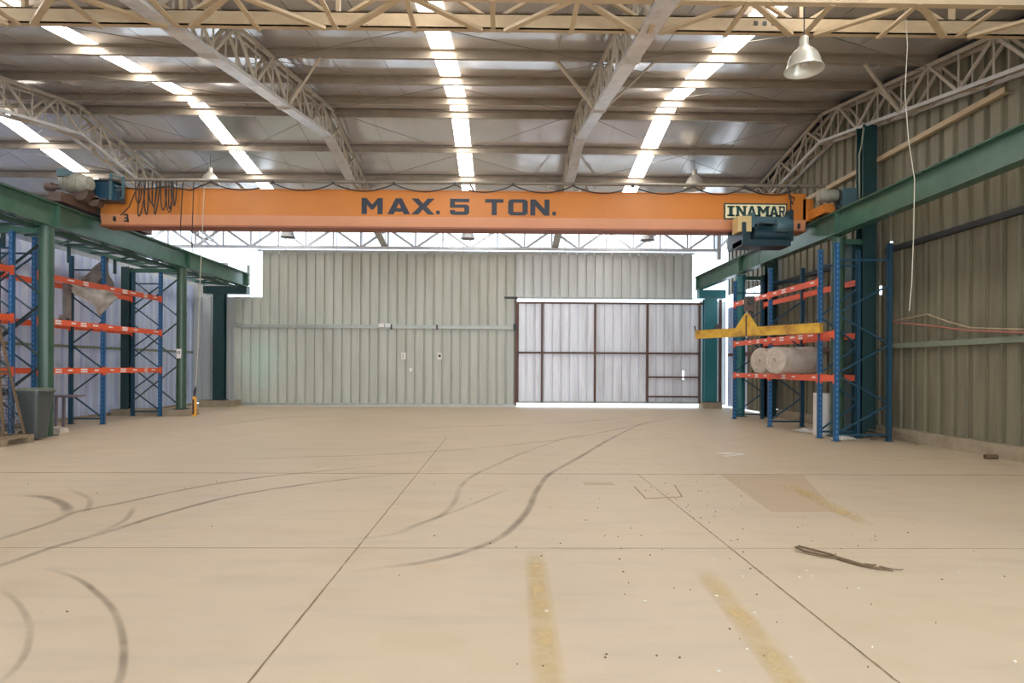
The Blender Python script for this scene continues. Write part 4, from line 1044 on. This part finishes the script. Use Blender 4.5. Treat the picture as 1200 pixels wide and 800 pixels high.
# leaning wire mesh panels on a timber skid
sk = thing('timber_skid', (-9.7, 11.2, 0), 'low weathered timber skid on the floor at the left picture edge', 'skid')
for a, b, z in ((10.95, 11.07, .1), (11.55, 11.67, .1)): MB().box(-10.06, -9.06, a, b, 0, .11).build('runner', 'wood', sk)
for x0 in (-10.06, -9.78, -9.3): MB().box(x0, x0+.22, 10.9, 11.7, .11, .16).build('deck_board', 'wood', sk)
def mesh_panel(P0, U, Vv, wd, ht, label, step):
    P0 = Vector(P0); U = Vector(U).normalized(); Vv = Vector(Vv).normalized()
    t = thing('wire_mesh_panel', tuple(P0), label, 'mesh panel')
    for a, b, nm_ in (((0, 0), (wd, 0), 'rail'), ((0, ht), (wd, ht), 'rail'), ((0, 0), (0, ht), 'stile'), ((wd, 0), (wd, ht), 'stile'), ((0, ht*.45), (wd, ht*.45), 'rail')):
        MB().bar(P0+U*a[0]+Vv*a[1], P0+U*b[0]+Vv*b[1], .035, .035, U.cross(Vv)).build(nm_, 'scrap', t)
    m = MB(); k = step
    while k < wd: m.tube([P0+U*k, P0+U*k+Vv*ht], .005, 4, False); k += step
    k = step
    while k < ht: m.tube([P0+Vv*k, P0+Vv*k+U*wd], .005, 4, False); k += step
    o = m.build('wire_grid', 'mesh_steel', t); o['kind'] = 'stuff'
mesh_panel((-10.0, 11.5, .165), (1, .05, 0), (-.29, .06, 1), .86, 2.75, 'tall rusty wire mesh panel leaning back at the left picture edge', .07)
mesh_panel((-10.0, 11.2, .165), (1, .05, 0), (-.16, .1, 1), .72, 1.3, 'shorter wire mesh panel leaning in front of the tall one at the left picture edge', .06)

# ------------------------------------------------------------------ ropes, hoses, small things
o = MB().tube([(5.06, 7.5, 6.2), (5.1, 7.5, 5.6), (5.07, 7.5, 5.0), (5.12, 7.5, 4.4), (5.2, 7.5, 3.9), (5.19, 7.5, 3.2), (5.17, 7.5, 2.6), (5.14, 7.5, 2.24)], .0055, 6).build('hanging_rope', 'rope', None, True, (5.1, 7.5, 2.24)); tag(o, 'long thin white rope hanging from the front lattice girder near the right wall', 'rope')
o = MB().tube([(8.32, 12.65, 2.53), (8.33, 11.62, 2.58), (8.33, 11.1, 2.4), (8.3, 10.5, 2.24), (8.3, 9.5, 2.15), (8.3, 8.4, 2.12)], .014, 7).build('hose', 'hose_pale', None, True, (8.3, 10, 2.1)); tag(o, 'pale hose slung along the right wall, upper one of the pair', 'hose')
o = MB().tube([(8.32, 12.65, 2.5), (8.32, 11.4, 2.33), (8.3, 10.6, 2.2), (8.3, 9.5, 2.1), (8.3, 8.4, 2.08)], .016, 7).build('hose', 'hose', None, True, (8.3, 10, 2.05)); tag(o, 'reddish hose slung along the right wall, lower one of the pair', 'hose')
o = MB().tube([(8.05, 13.28, 6.9), (8.0, 13.28, 6.5), (7.95, 13.28, 6.3), (7.96, 13.28, 5.4), (7.96, 13.28, 4.9)], .02, 7).build('conduit', 'grey_green', None, True, (7.96, 13.28, 4.9)); tag(o, 'thin pale conduit running down the tall green column on the right wall', 'conduit')
sl = thing('rope_sling', (2.6, 4.65, 0), 'frayed brown rope sling lying on the concrete floor at the right', 'rope')
def fp(px, py):                           # points on the floor, in metres, read off a plan sketch
    return Vector((px, py, .012))
lp = [(2.93, 4.42), (2.84, 4.44), (2.77, 4.48), (2.7, 4.52), (2.62, 4.62), (2.55, 4.73), (2.47, 4.86), (2.48, 4.93), (2.53, 4.9), (2.6, 4.77), (2.66, 4.68), (2.68, 4.63)]
MB().tube([(2.88, 4.36, .012), (2.8, 4.42, .014), (2.72, 4.5, .015), (2.66, 4.6, .016), (2.63, 4.66, .016)], [.004, .009, .013, .014, .014], 7).build('tail', 'rope_brown', sl, True)
MB().tube([(2.63, 4.66, .016), (2.55, 4.74, .014), (2.46, 4.83, .014), (2.43, 4.92, .02), (2.47, 4.95, .02), (2.55, 4.86, .016), (2.63, 4.74, .016), (2.64, 4.67, .016)], .009, 7).build('eye', 'rope_brown', sl, True)
MB().tube([(2.63, 4.66, .014), (2.52, 4.7, .01), (2.44, 4.78, .01), (2.38, 4.84, .01)], [.005, .004, .003, .002], 6).build('loose_strand', 'rope_brown', sl, True)
MB().tube([(2.74, 4.48, .016), (2.76, 4.44, .03), (2.8, 4.44, .03), (2.79, 4.48, .018), (2.75, 4.5, .018)], .007, 6).build('knot', 'rope_brown', sl, True)
MB().tube([(2.8, 4.42, .012), (2.84, 4.45, .014), (2.88, 4.42, .012), (2.95, 4.4, .008), (3.0, 4.42, .006)], [.01, .009, .006, .004, .002], 6).build('loose_strand', 'rope_brown', sl, True)
# scrap at the foot of the right wall
sc_ = thing('scrap_heap', (8.1, 12.6, 0), 'heap of broken brown sticks at the foot of the right column', 'scrap')
for k in range(9):
    a = random.uniform(0, 3.1); l_ = random.uniform(.2, .5); x = 8.05+random.uniform(-.25, .2); y = 12.55+random.uniform(-.3, .25); z = .02+k*.018
    MB().bar((x-math.cos(a)*l_/2, y-math.sin(a)*l_/2, z), (x+math.cos(a)*l_/2, y+math.sin(a)*l_/2, z+random.uniform(-.01, .08)), .03, .02).build('stick', 'scrap', sc_)
o = MB().bar((8.28, 12.5, .2), (8.18, 11.65, .03), .05, .03).build('loose_batten', 'wood', None, False, (8.2, 12, .03)); tag(o, 'thin wooden batten leaning off the kerb at the foot of the right wall', 'batten')
o = MB().lathe([(.042, 0), (.042, .2), (.03, .2), (.03, 0), (.042, 0)], (8.08, 9.9, .042), 14, 'X').build('pipe_stub', 'scrap', None, True, (8.1, 9.9, .0)); tag(o, 'short open pipe stub lying by the kerb at the right picture edge', 'pipe')
def crumple(c, sx, sy, sz, label):
    m = MB(); n = 9
    for j in range(n):
        for i in range(n):
            u, v = i/(n-1)-.5, j/(n-1)-.5; e = max(0, 1-4*(u*u+v*v))
            m.v.append(Vector((c[0]+u*sx, c[1]+v*sy, .006+e*sz*random.uniform(.3, 1))))
    for j in range(n-1):
        for i in range(n-1): a = j*n+i; m.f.append((a, a+1, a+n+1, a+n))
    o = m.build('crumpled_film', 'plastic_white', None, False, (c[0], c[1], 0)); tag(o, label, 'plastic film')
crumple((7.3, 12.7), .5, .35, .1, 'crumpled white plastic film at the foot of the near right rack frame')
crumple((7.4, 14.2), .7, .7, .12, 'crumpled white plastic film on the floor beneath the right rack')
recalc()
